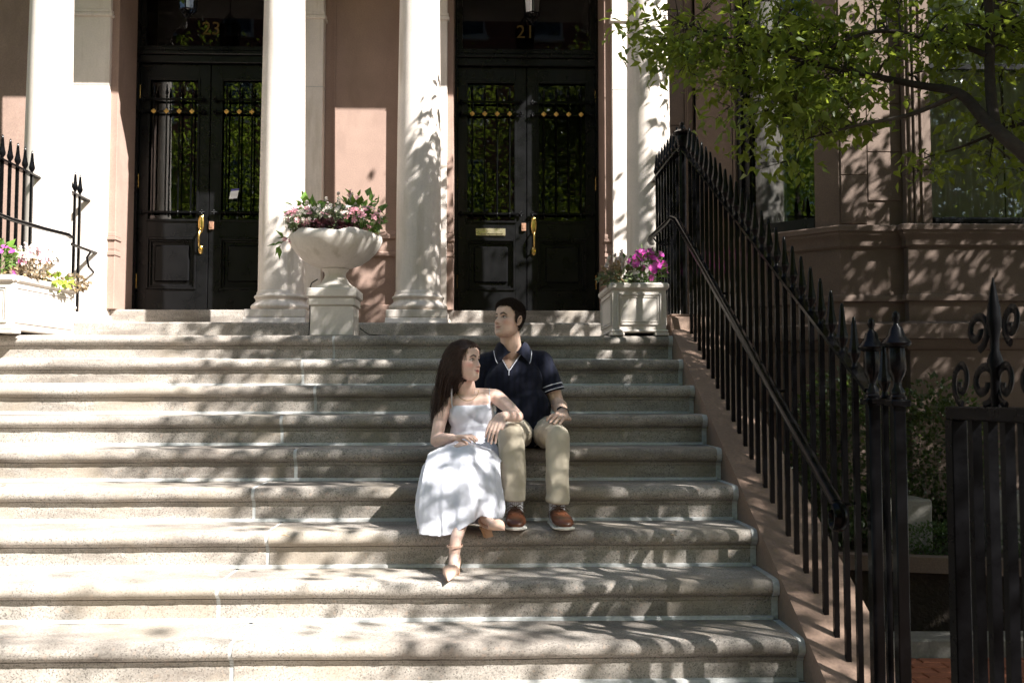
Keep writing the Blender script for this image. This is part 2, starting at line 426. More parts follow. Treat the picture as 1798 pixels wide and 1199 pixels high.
def door_build(h, cx, m, number, mail):
    """recessed double door; m mirrors it"""
    X = lambda d: cx + m*d
    def bx(mb, d0, d1, y0, y1, z0, z1, bev=0.0):
        a,b = sorted((X(d0),X(d1))); mb.box(a,b,y0,y1,z0,z1,bev)
    # threshold and jambs
    s = MB(); bx(s,-.795,.795,9.50,10.2,ZB+.001,ZT,.008); s.build('threshold', M['granite'], h)
    for d in (-1,1):
        s = MB(); bx(s,d*.726,d*.80,9.42,10.15,ZT+.001,ZE-.004,.004); j = s.build('door_jamb', M['brownstone'], h)
        s = MB()
        for (z0,z1,p) in ((2.93,2.965,.012),(2.985,3.07,.004),(3.075,3.105,.022),(3.106,3.15,.012)):
            bx(s,d*(.726-p*.6),d*.801,9.42-p,9.56,z0,z1,.004)
        s.build('jamb_moulding', M['brownstone'], j)
    # frame, transom
    s = MB(); bx(s,-.7255,-.700,9.90,10.06,ZT+.001,ZE-.005); bx(s,.700,.7255,9.90,10.06,ZT+.001,ZE-.005)
    fr = s.build('door_frame', M['blackpaint'], h)
    s = MB(); bx(s,-.6995,.6995,9.90,10.05,4.945,5.02,.006); bx(s,-.6995,.6995,9.872,9.90,5.021,5.06,.008); bx(s,-.6995,.6995,9.885,10.04,5.061,5.10,.006); s.build('transom_bar', M['blackpaint'], fr)
    s = MB(); bx(s,-.6995,-.65,9.93,10.02,5.101,6.03); bx(s,.65,.6995,9.93,10.02,5.101,6.03); bx(s,-.65,.65,9.93,10.02,5.101,5.125); s.build('transom_frame', M['blackpaint'], fr)
    s = MB(); bx(s,-.651,.651,9.965,9.971,5.12,6.03); s.build('transom_pane', M['dark_glass'], fr)
    text_mesh(number,.19,'house_number',M['dimmed_gilt'],(cx-.01,9.962,5.31),fr)
    # hall behind the glass
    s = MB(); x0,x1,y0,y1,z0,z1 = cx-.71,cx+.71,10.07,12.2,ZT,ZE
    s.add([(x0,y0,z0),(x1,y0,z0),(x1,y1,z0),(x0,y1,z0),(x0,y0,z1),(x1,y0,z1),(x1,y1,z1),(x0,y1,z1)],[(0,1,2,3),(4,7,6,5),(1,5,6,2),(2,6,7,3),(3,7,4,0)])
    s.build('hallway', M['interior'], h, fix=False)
    for d in (-1,1):
        lo, hi = (.004,.698) if d>0 else (-.698,-.004)
        g0, g1 = (.115,.608) if d>0 else (-.608,-.115)
        s = MB(); zb = ZT+.012
        bx(s,lo,g0,9.95,9.998,zb,4.94,.003); bx(s,g1,hi,9.95,9.998,zb,4.94,.003)
        bx(s,g0,g1,9.951,9.997,4.785,4.939); bx(s,g0,g1,9.951,9.997,3.19,3.36); bx(s,g0,g1,9.951,9.997,zb+.001,2.665)
        leaf = s.build('door_leaf', M['blackpaint'], h)
        s = MB(); bx(s,g0-.004,g1+.004,9.972,9.978,3.355,4.79); s.build('pane', M['glass'] if m < 0 else M['door_glass'], leaf)
        s = MB(); bx(s,g0,g1,9.982,9.996,2.66,3.195)
        for (e,y,t) in ((.0,9.936,.022),(.022,9.956,.02)):
            bx(s,g0+e,g0+e+t,y,9.985,2.668+e,3.186-e,.003); bx(s,g1-e-t,g1-e,y,9.985,2.668+e,3.186-e,.003)
            bx(s,g0+e+t,g1-e-t,y,9.985,2.668+e,2.668+e+t,.003); bx(s,g0+e+t,g1-e-t,y,9.985,3.186-e-t,3.186-e,.003)
        bx(s,g0+.075,g1-.075,9.958,9.985,2.745,3.11,.012)
        s.build('raised_panel', M['blackpaint'], leaf)
        s = MB()
        for (e,y,t) in ((-.012,9.935,.022),):
            bx(s,g0+e,g0+e+t,y,9.95,3.348,4.797,.003); bx(s,g1-e-t,g1-e,y,9.95,3.348,4.797,.003)
            bx(s,g0+e+t,g1-e-t,y,9.95,3.348,3.37,.003); bx(s,g0+e+t,g1-e-t,y,9.95,4.775,4.797,.003)
        s.build('glazing_bead', M['blackpaint'], leaf)
        for z in (4.573,4.449,3.435):
            s = MB(); bx(s,g0-.04,g1+.04,9.908,9.922,z-.011,z+.011,.002)
            for e in (g0-.055,g1+.055):
                for (a,b) in ((0,0),(.017,0),(-.017,0),(0,.017),(0,-.017)): s.ball((X(e+a),9.914,z+b),.0115,8,6)
                s.tube([(X(e),9.914,z),(X(e),9.95,z)],.008,6)
            s.build('grille_rail', M['iron'], leaf, 40)
        for k in range(4):
            e = (g0+g1)/2 + (k-1.5)*.126
            s = MB(); s.tube([(X(e),9.915,3.40),(X(e),9.915,4.60)],.0085,6); spear(s,X(e),9.915,4.60,.72)
            s.ball((X(e),9.915,3.435),.015,8,6)
            s.build('grille_bar', M['iron'], leaf, 40)
            s = MB()
            for (a,b) in ((.013,0),(-.013,0),(0,.013),(0,-.013)): s.ball((X(e)+a,9.902,4.449+b),(.0125,.007,.0125),10,6)
            s.ball((X(e),9.897,4.449),.007,8,6)
            s.build('gilt_rosette', M['gilt'], leaf, 60)
        for z in (4.65,3.75,2.75):
            s = MB(); e = d*.703; s.tube([(X(e),9.94,z-.07),(X(e),9.94,z+.07)],.009,8); s.build('hinge', M['brass'], leaf, 40)
        if d>0:   # the active leaf: long brass handle set
            e=.072; s = MB()
            for (zc,hh,ww) in ((3.325,.095,.030),(3.065,.045,.024)):
                vs=[]; n=24
                for yy,k in ((9.949,1.0),(9.938,1.0),(9.932,.82)):
                    for q in range(n):
                        a=2*math.pi*q/n; vs.append((X(e)+ww*k*math.cos(a),yy,zc+hh*k*math.sin(a)))
                s.add(vs,[(r_*n+q,r_*n+(q+1)%n,(r_+1)*n+(q+1)%n,(r_+1)*n+q) for r_ in (0,1) for q in range(n)]+[tuple(2*n+q for q in range(n))])
            s.tube([(X(e),9.935,3.27),(X(e),9.90,3.265),(X(e),9.88,3.235),(X(e),9.875,3.17),(X(e),9.88,3.11),(X(e),9.90,3.075),(X(e),9.936,3.065)],[.008,.009,.010,.011,.010,.009,.008],10)
            s.ball((X(e),9.93,3.39),(.016,.012,.016),12,8)
            s.build('door_handle', M['brass'], leaf, 50)
        else:
            s = MB(); bx(s,-.055,-.008,9.925,9.949,3.265,3.345,.004); bx(s,-.042,-.020,9.92,9.926,3.285,3.325); s.build('lock_box', M['copper'], leaf)
            if mail:
                s = MB(); bx(s,-.515,-.215,9.938,9.949,3.218,3.292,.004); bx(s,-.492,-.238,9.930,9.9375,3.235,3.275,.003); s.build('mail_slot', M['pale_brass'], leaf)
    return fr
DC = .445
door_build(h21, DC, 1, '21', True)
door_build(h23, 2*AX-DC, -1, '23', False)
for h,cx in ((h21,DC),(h23,2*AX-DC)):
    s = MB(); s.box(cx-.80,cx+.80,9.42,10.4,6.031,6.0595); s.build('door_head', M['brownstone'], h)

# notice on the left door
s = MB(); c0 = Vector((-2.475,9.903,3.62)); u_ = Vector((.995,0,.10)); v_ = Vector((.20,0,.98))
def quad(mb,c,u,v,a0,a1,b0,b1,y): mb.add([(c+u*a+v*b)+Vector((0,dy,0)) for dy in (y,y+.0015) for a,b in ((a0,b0),(a1,b0),(a1,b1),(a0,b1))],[(0,1,2,3),(7,6,5,4),(0,4,5,1),(1,5,6,2),(2,6,7,3),(3,7,4,0)])
nt_ = thing('paper_notice', (-2.475,9.90,3.57), 'small white notice with blue heading stuck between the leaves of door 23', 'notice')
quad(s,c0,u_,v_,-.04,.04,-.05,.03,.0); s.build('sheet', M['paper'], nt_)
s = MB(); quad(s,c0,u_,v_,-.04,.04,.031,.05,.0); s.build('heading', M['blueprint'], nt_)

# hanging lanterns
def lantern(x, label):
    t = thing('hanging_lantern', (x,9.2,5.12), label, 'lantern', 'lanterns hanging before the doors')
    s = MB(); z0=5.20
    pts6=[(x+.115*math.cos(a),9.2+.115*math.sin(a)) for a in (R(30+60*k) for k in range(6))]
    low6=[(x+.075*math.cos(a),9.2+.075*math.sin(a)) for a in (R(30+60*k) for k in range(6))]
    for k in range(6):
        a,b = pts6[k],low6[k]; a2,b2=pts6[(k+1)%6],low6[(k+1)%6]
        s.tube([(b[0],b[1],z0),(a[0],a[1],z0+.42)],.007,6); s.tube([(a[0],a[1],z0+.42),(a2[0],a2[1],z0+.42)],.009,6); s.tube([(b[0],b[1],z0),(b2[0],b2[1],z0)],.008,6)
        s.tube([(b[0],b[1],z0),(x+.03*math.cos(R(30+60*k)),9.2+.03*math.sin(R(30+60*k)),z0-.055),(x,9.2,z0-.065)],.005,5)
        s.tube([(a[0],a[1],z0+.42),(x,9.2,z0+.58)],.006,5)
    s.lathe([(.012,-.085),(.018,-.07),(.008,-.055)],(x,9.2,z0),10); s.tube([(x,9.2,z0+.58),(x,9.2,ZE)],.006,6)
    s.build('frame', M['iron'], t, 40)
    for k in range(6):
        a,b,a2,b2 = pts6[k],low6[k],pts6[(k+1)%6],low6[(k+1)%6]
        s = MB(); s.add([(b[0],b[1],z0+.005),(b2[0],b2[1],z0+.005),(a2[0],a2[1],z0+.415),(a[0],a[1],z0+.415)],[(0,1,2,3)]); s.build('pane', M['glass'], t)
    s = MB(); s.lathe([(.016,.0),(.016,.16),(.006,.17),(.012,.20),(.003,.25)],(x,9.2,z0+.02),12); s.build('candle_tube', M['curtain'], t, 40)
lantern(DC+.02,'faceted glass lantern over the mail-slot door, between the middle and right columns')
lantern(-2.755,'dim lantern at the top left, over the door with the paper notice')

# ---- right part of house 21: wall beside the column and the bay
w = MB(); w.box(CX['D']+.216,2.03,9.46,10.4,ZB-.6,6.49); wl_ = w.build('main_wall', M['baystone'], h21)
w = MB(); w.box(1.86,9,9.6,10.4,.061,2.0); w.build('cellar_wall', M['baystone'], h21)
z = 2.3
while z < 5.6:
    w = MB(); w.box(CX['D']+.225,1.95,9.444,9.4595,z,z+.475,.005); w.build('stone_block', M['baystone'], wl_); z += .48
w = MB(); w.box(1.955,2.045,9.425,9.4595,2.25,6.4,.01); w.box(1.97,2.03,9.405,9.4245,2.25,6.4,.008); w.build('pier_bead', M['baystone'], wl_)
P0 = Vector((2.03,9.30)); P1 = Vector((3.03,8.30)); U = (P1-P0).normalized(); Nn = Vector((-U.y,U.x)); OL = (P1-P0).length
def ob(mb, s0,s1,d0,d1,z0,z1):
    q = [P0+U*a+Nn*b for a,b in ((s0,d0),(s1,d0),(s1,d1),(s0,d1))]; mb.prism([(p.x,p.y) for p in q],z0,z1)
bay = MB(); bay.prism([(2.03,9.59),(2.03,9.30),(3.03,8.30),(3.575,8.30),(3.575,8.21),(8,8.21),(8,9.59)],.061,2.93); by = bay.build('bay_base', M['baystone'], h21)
line = [(2.03,9.30),(3.03,8.30),(3.575,8.30),(3.575,8.21),(8,8.21)]
def offset_line(line, d):
    out=[]
    for i,p in enumerate(line):
        ns=[]
        for a,b in ((i-1,i),(i,i+1)):
            if a>=0 and b<len(line):
                t=(Vector(line[b])-Vector(line[a])).normalized(); ns.append(Vector((t.y,-t.x)))
        n=sum(ns,Vector((0,0))); n.normalize(); k=1/max(.3,n.dot(ns[0]))
        out.append(Vector(p)+n*d*k)
    return out
def course(prof, name, parent):
    mb=MB(); rows=[offset_line(line,d) for d,_ in prof]; n=len(line); vs=[]
    for r_,(d,z_) in zip(rows,prof): vs += [(p.x,p.y,z_) for p in r_]
    m_=len(prof)
    fs=[(i*n+k,i*n+k+1,((i+1)%m_)*n+k+1,((i+1)%m_)*n+k) for i in range(m_) for k in range(n-1)]
    mb.add(vs,fs); return mb.build(name, M['baystone'], parent, 30)
course([(-.05,3.06),(.075,3.045),(.085,3.035),(.085,2.995),(.070,2.985),(.065,2.965),(.035,2.935),(.025,2.90),(.03,2.875),(.018,2.86),(-.05,2.86)],'sill_course',by)
course([(-.02,2.49),(.012,2.488),(.014,2.462),(.03,2.455),(.038,2.435),(.034,2.405),(.008,2.395),(-.02,2.395)],'string_course',by)
course([(-.02,2.235),(.02,2.232),(.11,2.205),(.11,2.085),(.07,2.08),(.065,2.045),(.03,2.0),(-.02,1.98)],'water_table',by)
course([(-.02,1.50),(.05,1.495),(.06,1.47),(.02,1.44),(-.02,1.44)],'string_course',by)
# piers beside the oblique window
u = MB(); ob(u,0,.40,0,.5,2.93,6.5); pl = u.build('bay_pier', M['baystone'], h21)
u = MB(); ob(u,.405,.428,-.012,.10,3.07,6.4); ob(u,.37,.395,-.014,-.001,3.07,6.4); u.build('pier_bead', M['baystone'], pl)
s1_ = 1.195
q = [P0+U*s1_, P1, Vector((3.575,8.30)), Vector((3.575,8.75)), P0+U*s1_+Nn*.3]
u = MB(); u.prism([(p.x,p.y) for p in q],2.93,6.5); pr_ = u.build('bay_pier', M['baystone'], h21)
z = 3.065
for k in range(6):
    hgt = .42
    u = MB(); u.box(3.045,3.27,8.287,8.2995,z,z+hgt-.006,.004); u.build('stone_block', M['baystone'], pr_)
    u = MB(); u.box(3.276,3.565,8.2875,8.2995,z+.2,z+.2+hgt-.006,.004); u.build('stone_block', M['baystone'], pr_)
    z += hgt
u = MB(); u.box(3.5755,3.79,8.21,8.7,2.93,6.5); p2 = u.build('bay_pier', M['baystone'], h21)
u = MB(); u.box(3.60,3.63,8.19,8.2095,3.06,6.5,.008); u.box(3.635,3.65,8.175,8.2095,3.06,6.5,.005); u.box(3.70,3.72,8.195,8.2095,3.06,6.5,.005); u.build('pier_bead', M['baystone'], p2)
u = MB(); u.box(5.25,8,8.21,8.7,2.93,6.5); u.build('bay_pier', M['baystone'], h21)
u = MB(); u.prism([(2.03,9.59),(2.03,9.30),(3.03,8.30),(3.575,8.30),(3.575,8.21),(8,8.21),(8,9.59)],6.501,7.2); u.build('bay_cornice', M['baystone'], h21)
# window set in the oblique side
u = MB(); a,b = .401,1.194
ob(u,a,a+.07,.02,.2,3.062,6.49); ob(u,b-.02,b,.08,.2,3.062,6.49); ob(u,a+.071,b-.021,.03,.2,3.062,3.125); ob(u,a+.071,b-.021,.10,.14,4.27,4.32)
wf = u.build('window', M['blackpaint'], h21)
u = MB(); ob(u,a+.0705,a+.13,.06,.15,3.126,4.269); ob(u,a+.131,b-.021,.09,.15,3.126,3.165); u.build('sash', M['blackpaint'], wf)
u = MB(); ob(u,a+.131,b-.021,.115,.12,3.16,4.272); u.build('pane', M['glass'], wf)
u = MB(); ob(u,a+.071,b-.021,.105,.11,4.318,6.48); u.build('pane', M['glass'], wf)
def curtain(p, uvec, nvec, length, z0, z1, name, par, waves=9, amp=.025):
    mb=MB(); n=waves*8; vs=[]
    for k in range(n+1):
        t=k/n; q=p+uvec*(length*t)+nvec*(amp*math.sin(2*math.pi*waves*t)+.01*math.sin(17*t))
        vs += [(q.x,q.y,z0),(q.x,q.y,z1)]
    mb.add(vs,[(2*k,2*k+2,2*k+3,2*k+1) for k in range(n)]); return mb.build(name,M['curtain'],par,60,fix=False)
curtain(P0+U*(a+.08)+Nn*.30,U,Nn,.30,3.1,6.4,'curtain',wf,4,.02)
# window in the front
u = MB(); u.box(3.7905,3.83,8.30,8.5,3.06,6.49); u.box(5.21,5.2495,8.30,8.5,3.06,6.49); u.box(3.8305,5.2095,8.28,8.5,3.062,3.125,.004); u.box(3.8305,5.2095,8.33,8.40,4.42,4.47,.004); u.box(3.84,4.60,8.265,8.2795,3.08,3.112,.003)
wf2 = u.build('window', M['blackpaint'], h21)
u = MB(); u.box(3.8305,5.2095,8.345,8.35,3.12,4.425); u.build('pane', M['clear_glass'], wf2)
u = MB(); u.box(3.8305,5.2095,8.335,8.34,4.465,6.48); u.build('pane', M['clear_glass'], wf2)
curtain(Vector((3.84,8.46)),Vector((1,0)),Vector((0,1)),.70,3.1,6.4,'curtain',wf2,7,.018)
curtain(Vector((4.56,8.46)),Vector((1,0)),Vector((0,1)),.63,3.1,6.4,'curtain',wf2,6,.018)
# dark rooms
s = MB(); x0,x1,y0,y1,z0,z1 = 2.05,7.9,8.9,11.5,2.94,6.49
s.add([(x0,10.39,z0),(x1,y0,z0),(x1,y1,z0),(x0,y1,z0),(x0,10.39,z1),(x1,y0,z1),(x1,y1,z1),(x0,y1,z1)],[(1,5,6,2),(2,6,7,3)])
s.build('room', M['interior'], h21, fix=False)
s = MB(); s.box(-9,9,12.3,12.6,.061,12.5); s.box(-9,9,10.41,12.29,6.6,6.7); s.box(8.01,8.3,8.25,12.2,.061,6.49); s.build('light_stop_wall', M['interior'], h21)  # unseen closing walls, added to stop skylight leaking through the house

# ------------------------------------------------------------------ iron railings
def baluster_mesh(h):
    mb = MB(); mb.tube([(0,0,0),(0,0,h)],.0125*1.2,4); spear(mb,0,0,h+.005,1.12)
    me = mb.mesh('baluster'); me.materials.append(M['iron'])
    for p in me.polygons: p.use_smooth = True
    me.set_sharp_from_angle(angle=R(40)); return me
def urn_finial(mb, x, y, z, s=1.0):
    mb.lathe([(.034*s,0),(.036*s,.012*s),(.028*s,.02*s),(.030*s,.035*s),(.018*s,.055*s),(.016*s,.075*s),(.030*s,.10*s),(.036*s,.12*s),(.034*s,.19*s),(.032*s,.205*s),(.055*s,.215*s),(.06*s,.225*s),(.052*s,.238*s),(.034*s,.255*s),(.026*s,.285*s),(.012*s,.30*s),(.011*s,.31*s),(.016*s,.325*s),(.014*s,.345*s),(.003*s,.355*s)],(x,y,z),16)
XB = 1.47
def rail_z(y): return 3.44 if y >= 7.2 else 3.44 - .5215*(7.2-y)
def cheek_z(y): return 2.19 if y >= 7.05 else (Z0 - .5114*(Y0 - y) + .008)
def railing(xb, label, side, ys, y_end, y_low):
    t = thing('iron_railing', (xb,5.5,1.3), label, 'railing')
    cache = {}
    for y in ys:
        zb, zt = cheek_z(y)-.02, rail_z(y)-.004
        h = round(zt-zb,2)
        if h not in cache: cache[h] = baluster_mesh(h)
        place(cache[h],'baluster',None,(xb,y,zt-h),t,(0,0,R(45) if False else 0))
    s = MB(); s.tube([(xb,y_end,rail_z(y_end)),(xb,7.2,3.44),(xb,7.1,rail_z(7.1)),(xb,y_low,rail_z(y_low))],.02,4,flat=(.028,.008)); s.build('top_rail', M['iron'], t)
    return t
ys = [8.28-.125*k for k in range(8)] + [6.95-.1275*k for k in range(25)]
rr = railing(XB,'black iron spear-topped railing climbing the right side of the steps, with handrail',1,ys,8.42,3.72)
s = MB(); s.tube([(XB,7.2,2.17),(XB,7.2,3.45)],.026,8); s.lathe([(.03,0),(.045,.012),(.03,.025),(.036,.05),(.05,.10),(.048,.115),(.07,.125),(.074,.14),(.05,.155),(.03,.165),(.02,.185),(.012,.20),(.016,.21),(.004,.225)],(XB,7.2,3.40),14); s.build('newel', M['iron'], rr, 40)
for (x,y,sz,zt) in ((1.472,3.72,1.0,1.60),(1.487,3.53,1.05,1.595)):
    s = MB(); s.box(x-.022,x+.022,y-.022,y+.022,.0605,zt,.004); s.box(x-.036,x+.036,y-.036,y+.036,zt-.03,zt-.005,.004); urn_finial(s,x,y,zt-.006,sz*.86); s.build('newel', M['iron'], rr, 40)
s = MB(); s.tube([(1.479,3.625,.0605),(1.479,3.625,1.59)],.0145,4); spear(s,1.479,3.625,1.60,1.1); s.build('baluster', M['iron'], rr, 40)
s = MB(); s.tube([(1.472,3.74,1.585),(1.487,3.53,1.585)],.02,4,flat=(.028,.009)); s.build('foot_rail', M['iron'], rr)
XH = 1.375
def hand_z(y): return 2.885 if y >= 7.02 else 2.885-.535*(7.02-y)
pts = [(1.44,8.36,2.90),(XH+.02,8.2,2.90),(XH,8.0,2.90),(XH,7.3,2.893),(XH,7.12,2.90),(XH,7.04,2.875)] + [(XH,y,hand_z(y)) for y in np.linspace(6.95,3.85,8)]
s = MB(); s.tube(pts,.02,12,flat=(.026,.017)); hz = hand_z(3.85)
# curled end of the handrail
vs = [(XH,3.85-.045*math.sin(a)*(1-a/14),hz-.055+.055*math.cos(a)*(1-a/14)) for a in np.linspace(0,5.4,20)]
s.tube(vs,.02,10,flat=(.026,.013)); hr = s.build('handrail', M['iron'], rr, 50)
s = MB()
for y in (7.9,7.1,5.9,4.8,3.95): s.tube([(XH,y,hand_z(y)-.012),(XH+.03,y,hand_z(y)-.06),(XB,y,hand_z(y)-.07)],.007,6)
s.build('bracket', M['iron'], hr, 40)
# left railing
ys = [8.30-.128*k for k in range(8)] + [7.0-.13*k for k in range(6)]
lr = railing(-3.745,'black iron spear-topped railing at far left, running to the sunlit column',-1,ys,8.42,6.2)
for y in (8.86,8.97,9.08,9.19):
    me = baluster_mesh(1.22); place(me,'baluster',None,(-3.745+.04,y,2.216),lr)
s = MB(); s.tube([(-3.705,8.8,3.435),(-3.705,9.368,3.435)],.02,4,flat=(.028,.008)); s.build('top_rail', M['iron'], lr)
s = MB(); s.tube([(-3.60,6.6,2.96),(-3.60,7.2,2.955),(-3.58,7.6,2.945),(-3.50,8.0,2.94),(-3.42,8.25,2.935),(-3.44,8.36,2.93)],.02,12,flat=(.026,.016)); s.tube([(-3.60,7.3,2.945),(-3.66,7.3,2.90),(-3.745,7.3,2.89)],.007,6); s.build('handrail', M['iron'], lr, 50)
s = MB(); s.tube([(-3.66,8.8,2.955),(-3.64,9.1,2.95),(-3.62,9.37,2.945)],.02,8,flat=(.022,.012)); s.tube([(-3.63,9.36,2.76),(-3.63,9.24,2.80),(-3.64,9.22,2.88),(-3.63,9.28,2.94)],.011,8); s.build('foot_rail', M['iron'], lr, 40)

# ------------------------------------------------------------------ garden gate, right foreground
gt = thing('iron_gate', (1.43,2.6,.06), 'black iron gate with scrolled cresting, dark and close at the right edge', 'gate')
GX = 1.43
s = MB(); s.box(GX-.024,GX+.024,2.95,2.998,.0605,1.53,.003); s.build('gate_stile', M['gate_iron'], gt)
me = MB(); me.tube([(0,0,0),(0,0,1.42)],.0165*1.2,4); me = me.mesh('gate_bar'); me.materials.append(M['gate_iron'])
for k in range(9): place(me,'gate_bar',None,(GX,2.86-.09*k,.115),gt)
s = MB(); s.box(GX-.022,GX+.022,2.05,2.999,1.531,1.572,.004); s.build('gate_rail', M['gate_iron'], gt)
s = MB(); s.box(GX-.02,GX+.02,2.05,2.949,.08,.114,.003); s.build('gate_rail', M['gate_iron'], gt)
def scroll(mb, c, r, a0, turns, d, n=26, w=.013):
    pts=[]
    for k in range(n+1):
        t=k/n; a=a0+d*turns*2*math.pi*t; rr_=r*(1-.72*t)
        pts.append((GX+.005*math.sin(7*t),c[0]+rr_*math.cos(a),c[1]+rr_*math.sin(a)))
    mb.tube(pts,.01,6,flat=(.006,w))
s = MB()
for (yy,zz,r_,a0,d) in ((2.93,1.645,.068,-90,1),(2.80,1.64,.064,-90,-1),(2.68,1.64,.064,-90,1),(2.83,1.79,.055,-100,-1),(2.64,1.80,.055,-80,1),(2.55,1.64,.06,-90,-1),(2.42,1.64,.06,-90,1)):
    scroll(s,(yy,zz),r_,R(a0),1.25,d)
s.build('cresting', M['gate_iron'], gt, 50)
s = MB(); s.lathe([(.012,0),(.014,.10),(.022,.14),(.012,.17),(.012,.20),(.020,.24),(.017,.29),(.008,.34),(.002,.375)],(GX,2.735,1.56),10); s.build('spire', M['gate_iron'], gt, 50)

# ------------------------------------------------------------------ garden ground beyond the gate
g = MB(); g.box(1.67,8,3.61,5.92,-.07,.02); tag(g.build('garden_path', M['mortar']), kind='structure')
path = bpy.data.objects['garden_path']
bm_ = MB(); bm_.box(-.098,.098,-.047,.047,0,.04,.004); brick = bm_.mesh('brick'); brick.materials.append(M['brick'])
for r_ in range(14):
    for c_ in range(9):
        x = 1.95+.204*c_+(.102 if r_%2 else 0); y = 4.55+.1*r_
        if y < 5.88: place(brick,'brick',None,(x,y,.0205+random.uniform(0,.004)),path,(random.uniform(-.01,.01),random.uniform(-.01,.01),random.uniform(-.012,.012)))
g = MB(); g.ext_x([(5.93,-.07),(5.93,.15),(5.945,.165),(6.12,.165),(6.12,-.07)],1.67,5.2,20,.004,2); tag(g.build('kerb', M['edging']), kind='structure')
g = MB(); g.prism([(1.67,6.9),(3.6,6.35),(8,6.2),(8,8.19),(3.5,8.19),(3.0,8.29),(2.0,9.29),(1.67,9.29)],-.07,.52); tag(g.build('garden_bed', M['soil']), kind='structure')
g = MB(); g.tube([(1.69,6.86,.51),(3.6,6.31,.51),(8,6.14,.51)],.05,4,flat=(.06,.05)); tag(g.build('bed_edging', M['baystone']), kind='structure')
s = MB(); s.box(2.85,3.16,6.95,7.30,.521,.88,.012); tag(s.build('stone_block', M['edging']), 'pale stone block among the shrubs behind the gate, leaf-shadowed','stone block')
s = MB(); s.box(3.55,4.2,6.9,7.3,.521,.70,.02); s.box(3.6,4.15,6.95,7.25,.701,.92,.02); tag(s.build('stone_block', M['edging']), 'stepped grey stone block at the right behind the gate bars','stone block')

# ------------------------------------------------------------------ leaves
def fast_mesh(name, V, F):
    """V (n,3) array, F (m,3) triangles"""
    me = bpy.data.meshes.new(name)
    V = np.asarray(V, dtype=np.float32); F = np.asarray(F, dtype=np.int32)
    me.vertices.add(len(V)); me.vertices.foreach_set('co', V.ravel())
    me.loops.add(F.size); me.loops.foreach_set('vertex_index', F.ravel())
    me.polygons.add(len(F)); me.polygons.foreach_set('loop_start', np.arange(0,F.size,3,dtype=np.int32))
    me.update(calc_edges=True); return me
def unit(a): return a/np.maximum(1e-9,np.linalg.norm(a,axis=-1,keepdims=True))
LEAF_T = np.array([[0,0,0],[.42,.5,.06],[1,0,-.16],[.42,-.5,.06],[.45,0,-.05]])   # along, across (of width), up (of length)
LEAF_F = np.array([[0,3,4],[3,2,4],[2,1,4],[1,0,4]])
def leaves(name, C, D, Nrm, ln, wd):
    C = np.asarray(C,float); D = unit(np.asarray(D,float)); Nrm = np.asarray(Nrm,float)
    S = unit(np.cross(D,Nrm)); Nn_ = unit(np.cross(S,D))
    ln = np.broadcast_to(ln,(len(C),))[:,None]; wd = np.broadcast_to(wd,(len(C),))[:,None]
    V = np.stack([C + D*ln*t[0] + S*wd*t[1] + Nn_*ln*t[2] for t in LEAF_T],1).reshape(-1,3)
    F = (LEAF_F[None]+5*np.arange(len(C))[:,None,None]).reshape(-1,3)
    return fast_mesh(name,V,F)
rng = np.random.default_rng(11)
def rdir(n, up=0.0, flat=1.0):
    d = rng.normal(size=(n,3)); d[:,2] = d[:,2]*flat+up; return unit(d)

M['leaf_tree'] = leaf_mat('leaf_tree', (.060,.095,.018), (.24,.31,.05), .30)
M['leaf_spray'] = leaf_mat('leaf_spray', (.070,.108,.018), (.36,.44,.05), .42)
M['leaf_street'] = leaf_mat('leaf_street', (.055,.105,.018), (.36,.46,.05), .5)
M['leaf_green'] = leaf_mat('leaf_green', (.085,.17,.035), (.25,.38,.06), .25)
M['leaf_lime'] = leaf_mat('leaf_lime', (.26,.36,.05), (.4,.5,.08), .3)
M['leaf_maroon'] = leaf_mat('leaf_maroon', (.085,.035,.045), (.2,.06,.07), .2)
M['leaf_sage'] = leaf_mat('leaf_sage', (.16,.20,.115), (.2,.26,.12), .2)
M['leaf_bronze'] = leaf_mat('leaf_bronze', (.24,.18,.115), (.3,.22,.12), .25)
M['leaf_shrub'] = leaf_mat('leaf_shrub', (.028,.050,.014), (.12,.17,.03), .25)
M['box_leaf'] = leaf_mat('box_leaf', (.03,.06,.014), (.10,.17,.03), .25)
M['petal_pink'] = leaf_mat('petal_pink', (.80,.36,.46), (.8,.4,.5), .3, .2)
M['petal_magenta'] = leaf_mat('petal_magenta', (.62,.075,.46), (.7,.15,.55), .3, .25)
M['petal_white'] = leaf_mat('petal_white', (.80,.70,.68), (.8,.7,.68), .3, .1)

def inframe(p, margin=0):
    """does the point stand inside the photographed view"""
    v = Vector(p)-Vector((0,0,1.6)); a=R(1.71); b=R(3.186)
    fw=Vector((math.sin(a)*math.cos(b),math.cos(a)*math.cos(b),math.sin(b))); r=Vector((math.cos(a),-math.sin(a),0)); u=r.cross(fw)
    d=v.dot(fw)
    if d<.1: return False
    x=v.dot(r)/d; y=v.dot(u)/d
    return abs(x)<.5143*(1+margin) and abs(y)<.343*(1+margin)

